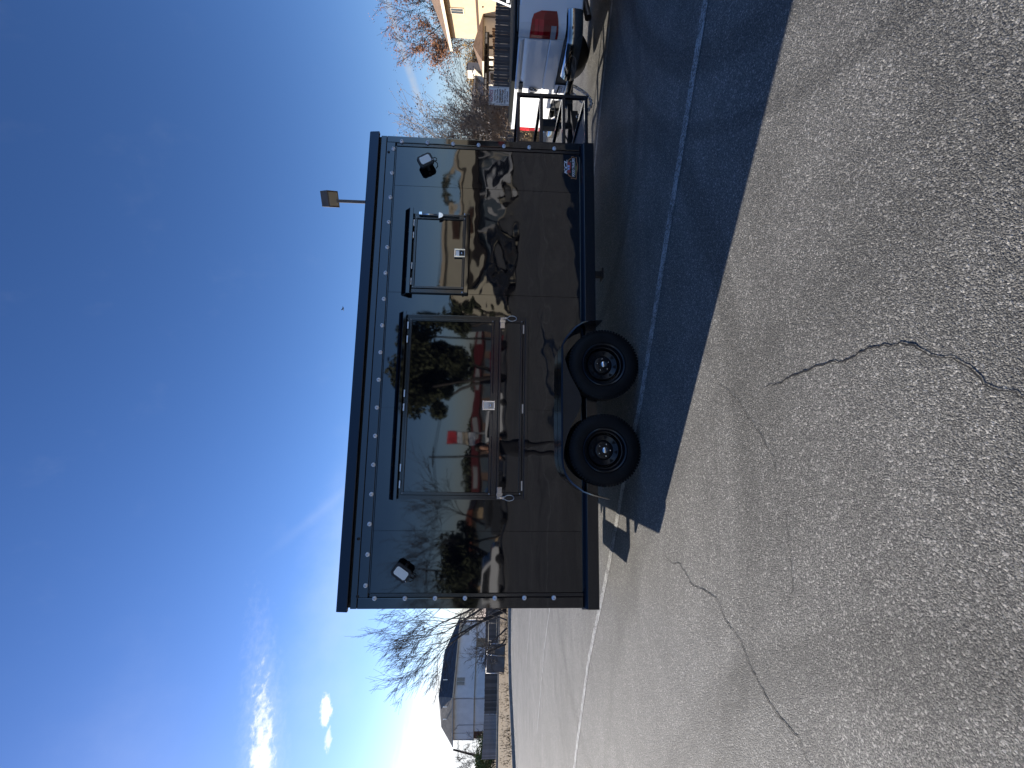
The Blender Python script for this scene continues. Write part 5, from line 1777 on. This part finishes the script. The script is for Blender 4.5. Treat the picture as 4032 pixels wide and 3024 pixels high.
bare_tree('bare_tree', 'second bare tree across the lot, mirrored left of the first', (-11.5, -40, 0), [(-.1, 0, 1, 1, 0, 0), (-.4, 0, 1, .9, .3, 0)], 9.0, 0.14, 77, M_BARK, 4, rmin=0.02, up=0.06, wig=0.16, kids=(3, 5), spread=0.8, ratio=0.66)

for i_, (x_, y_, h_, r_, w_) in enumerate(((-24, -84, 7.5, 6, 'far left'), (-4, -97, 7.0, 6.5, 'left of the pylon'), (6, -99, 6.0, 6, 'under the pylon'), (20, -98, 7.0, 7, 'right of the pylon'))):
    leafy_tree('live_oak', 'distant dark oak over the red shop roof, mirrored ' + w_, (x_, y_, 0), h_, r_, 90 + i_, M_EVER, 3000, 0.42)

# parked cars across the lot
def car(x, y, rz, paint, label, suv=False):
    root = thing('parked_car', label, 'car', (x, y, 0), rz, 'cars parked across the lot')
    h = 1.72 if suv else 1.45
    prof_ = [(-2.2, 0.35), (-2.25, 0.75), (-2.1, 0.95), (-1.7, 1.0), (-1.35 if not suv else -1.9, h - .08), (-1.0, h), (0.5, h), (0.75, h - 0.05), (1.25, 1.02), (2.05, 0.88), (2.22, 0.7), (2.2, 0.35)]
    MB().prism(prof_, -0.86, 0.86).build('body', paint, root, world=False, bevel=0.05, seg=2)
    for s0 in (-1, 1):
        q = MB().add([(-1.5 if suv else -1.2, s0 * 0.865, h - .15), (0.5, s0 * 0.865, h - .15), (1.0, s0 * 0.865, 1.05), (-1.6, s0 * 0.865, 1.05)], [(0, 1, 2, 3)])
        q.build('side_window', M_GLASSB, root, world=False)
    MB().add([(0.78, -.72, h - .1), (0.78, .72, h - .1), (1.26, .78, 1.06), (1.26, -.78, 1.06)], [(0, 1, 2, 3)]).build('windscreen', M_GLASSB, root, world=False)
    for x_ in (-1.35, 1.35):
        for s0 in (-1, 1):
            MB().lathe([(0, 0.0), (0.2, 0.0), (0.3, -.02), (0.33, -.06), (0.33, -.2)], 20, (x_, 0, 0.33)).xform(Matrix.Translation((0, 0.88, 0)) if s0 > 0 else Matrix.Rotation(pi, 4, 'Z') @ Matrix.Translation((0, 0.88, 0))).build('wheel', M_RUBBER, root, world=False)
    return root

P_WH = mat('car_white', (0.7, 0.7, 0.7), 0.25, coat=0.6)
P_RD = mat('car_red', (0.20, 0.012, 0.02), 0.25, coat=0.6)
P_DK = mat('car_charcoal', (0.03, 0.032, 0.036), 0.25, coat=0.6)
P_SV = mat('car_silver', (0.42, 0.43, 0.45), 0.25, coat=0.6)
for x, y, rz, p_, lb_, s_ in ((14.2, -30.5, 1.5, P_DK, 'charcoal hatchback nose-in by the beige shop, mirrored', False), (18.2, -32.0, 1.6, P_DK, 'dark car nose-in by the beige shop, mirrored', False), (23.5, -30.5, 1.5, P_SV, 'silver tall car by the beige shop, mirrored', True), (29.5, -31.4, 1.6, P_RD, 'red car by the beige shop, mirrored', False),
                             (3.8, -33, 0.1, P_WH, 'white car side-on before the big oak, mirrored', True), (-2.6, -31, 0.15, P_DK, 'charcoal car side-on left of the pylon, mirrored', True), (-8.0, -31.5, 0.1, P_WH, 'white car side-on by the orange shop, mirrored', True), (8.8, -34, 0.05, P_RD, 'red car under the big oak, mirrored', False)):
    car(x, y, rz, p_, lb_, s_)

# ------------------------------------------------------------------ the photographer (mirrored in the shutter)
def photographer(px_, py_):
    me = bpy.data.meshes.new('figure')
    V, Ed, Rd = [], [], []
    def add(p, r, parent=None):
        V.append(p)
        Rd.append(r)
        if parent is not None:
            Ed.append((parent, len(V) - 1))
        return len(V) - 1
    pel = add((0, 0, 0.90), 0.145)
    bel = add((0, 0, 1.05), 0.125, pel)
    ch = add((0, 0.0, 1.24), 0.145, bel)
    nk0 = add((0, -0.01, 1.36), 0.075, ch)
    nk = add((0, 0.0, 1.42), 0.050, nk0)
    h0 = add((0, 0.02, 1.47), 0.065, nk)
    h1 = add((0, 0.02, 1.55), 0.082, h0)
    h2 = add((0, 0.01, 1.62), 0.062, h1)
    add((0, 0.105, 1.535), 0.014, h1)
    for s_ in (-1, 1):
        hp = add((s_ * 0.095, 0, 0.84), 0.105, pel)
        kn = add((s_ * 0.11, 0.02, 0.48), 0.065, hp)
        an = add((s_ * 0.12, -0.01, 0.10), 0.042, kn)
        add((s_ * 0.13, 0.14, 0.035), 0.036, an)
        sh_ = add((s_ * 0.17, -0.01, 1.33), 0.062, ch)
        el = add((s_ * 0.24, 0.10, 1.12), 0.043, sh_)
        wr_ = add((s_ * 0.115, 0.235, 1.335), 0.028, el)
        pm = add((s_ * 0.092, 0.262, 1.395), 0.030, wr_)
        for k in range(4):
            f0 = add((s_ * (0.100 - 0.004 * k), 0.292, 1.400 + 0.019 * k), 0.0095, pm)
            f1 = add((s_ * (0.092 - 0.004 * k), 0.306, 1.404 + 0.020 * k), 0.0085, f0)
            add((s_ * (0.068 - 0.006 * (k % 2)), 0.308, 1.408 + 0.020 * k), 0.0075, f1)
        t0 = add((s_ * 0.075, 0.245, 1.405), 0.0105, pm)
        add((s_ * 0.05, 0.262, 1.43), 0.009, t0)
    me.from_pydata([(px_ + a, py_ + b_, c) for a, b_, c in V], Ed, [])
    ob = bpy.data.objects.new('figure', me)
    col.objects.link(ob)
    sk = ob.modifiers.new('skin', 'SKIN')
    sk.use_smooth_shade = True
    for v, r_ in zip(me.skin_vertices[0].data, Rd):
        v.radius = (r_, r_)
    me.skin_vertices[0].data[0].use_root = True
    sb = ob.modifiers.new('sub', 'SUBSURF')
    sb.levels = sb.render_levels = 2
    dg = bpy.context.evaluated_depsgraph_get()
    m2 = bpy.data.meshes.new_from_object(ob.evaluated_get(dg))
    bpy.data.objects.remove(ob)
    m2.name = 'person'
    m2.materials.clear()
    skin = mat('skin', (0.45, 0.24, 0.16), 0.5)
    cloth = mat('dark_clothing', (0.02, 0.021, 0.026), 0.85)
    m2.materials.append(cloth)
    m2.materials.append(skin)
    for p in m2.polygons:
        c = p.center
        y = c.y - py_
        p.material_index = 1 if (c.z > 1.40 or (y > 0.16 and c.z > 1.2)) else 0
        p.use_smooth = True
    m2.transform(Matrix.Translation((-px_, -py_, 0)))
    po = bpy.data.objects.new('person', m2)
    col.objects.link(po)
    po.location = (px_, py_, 0)
    tag(po, 'person in dark clothes holding up a phone, mirrored in the shutter', 'person')
    hr = MB()
    hr.lathe([(0.0, 1.715), (0.05, 1.705), (0.085, 1.66), (0.098, 1.60), (0.092, 1.54), (0.075, 1.48), (0.06, 1.42)], 20, axis='Z')
    hr.v = [(x, y - 0.012 - (0.03 if y > 0.03 and z < 1.64 else 0) - (0.05 if y > 0.05 and z < 1.64 else 0), z) for x, y, z in hr.v]
    hr.build('hair', mat('dark_hair', (0.03, 0.018, 0.012), 0.6), po, world=False, smooth=True)
    ph = thing('phone', 'black phone held up by the person, mirrored in the shutter', 'phone', (px_, py_ + 0.287, 1.36))
    MB().box(px_ - 0.075, px_ + 0.060, py_ + 0.283, py_ + 0.291, 1.372, 1.44).build('phone_body', M_FRAME, ph, bevel=0.006)

photographer(1.478, -4.775)
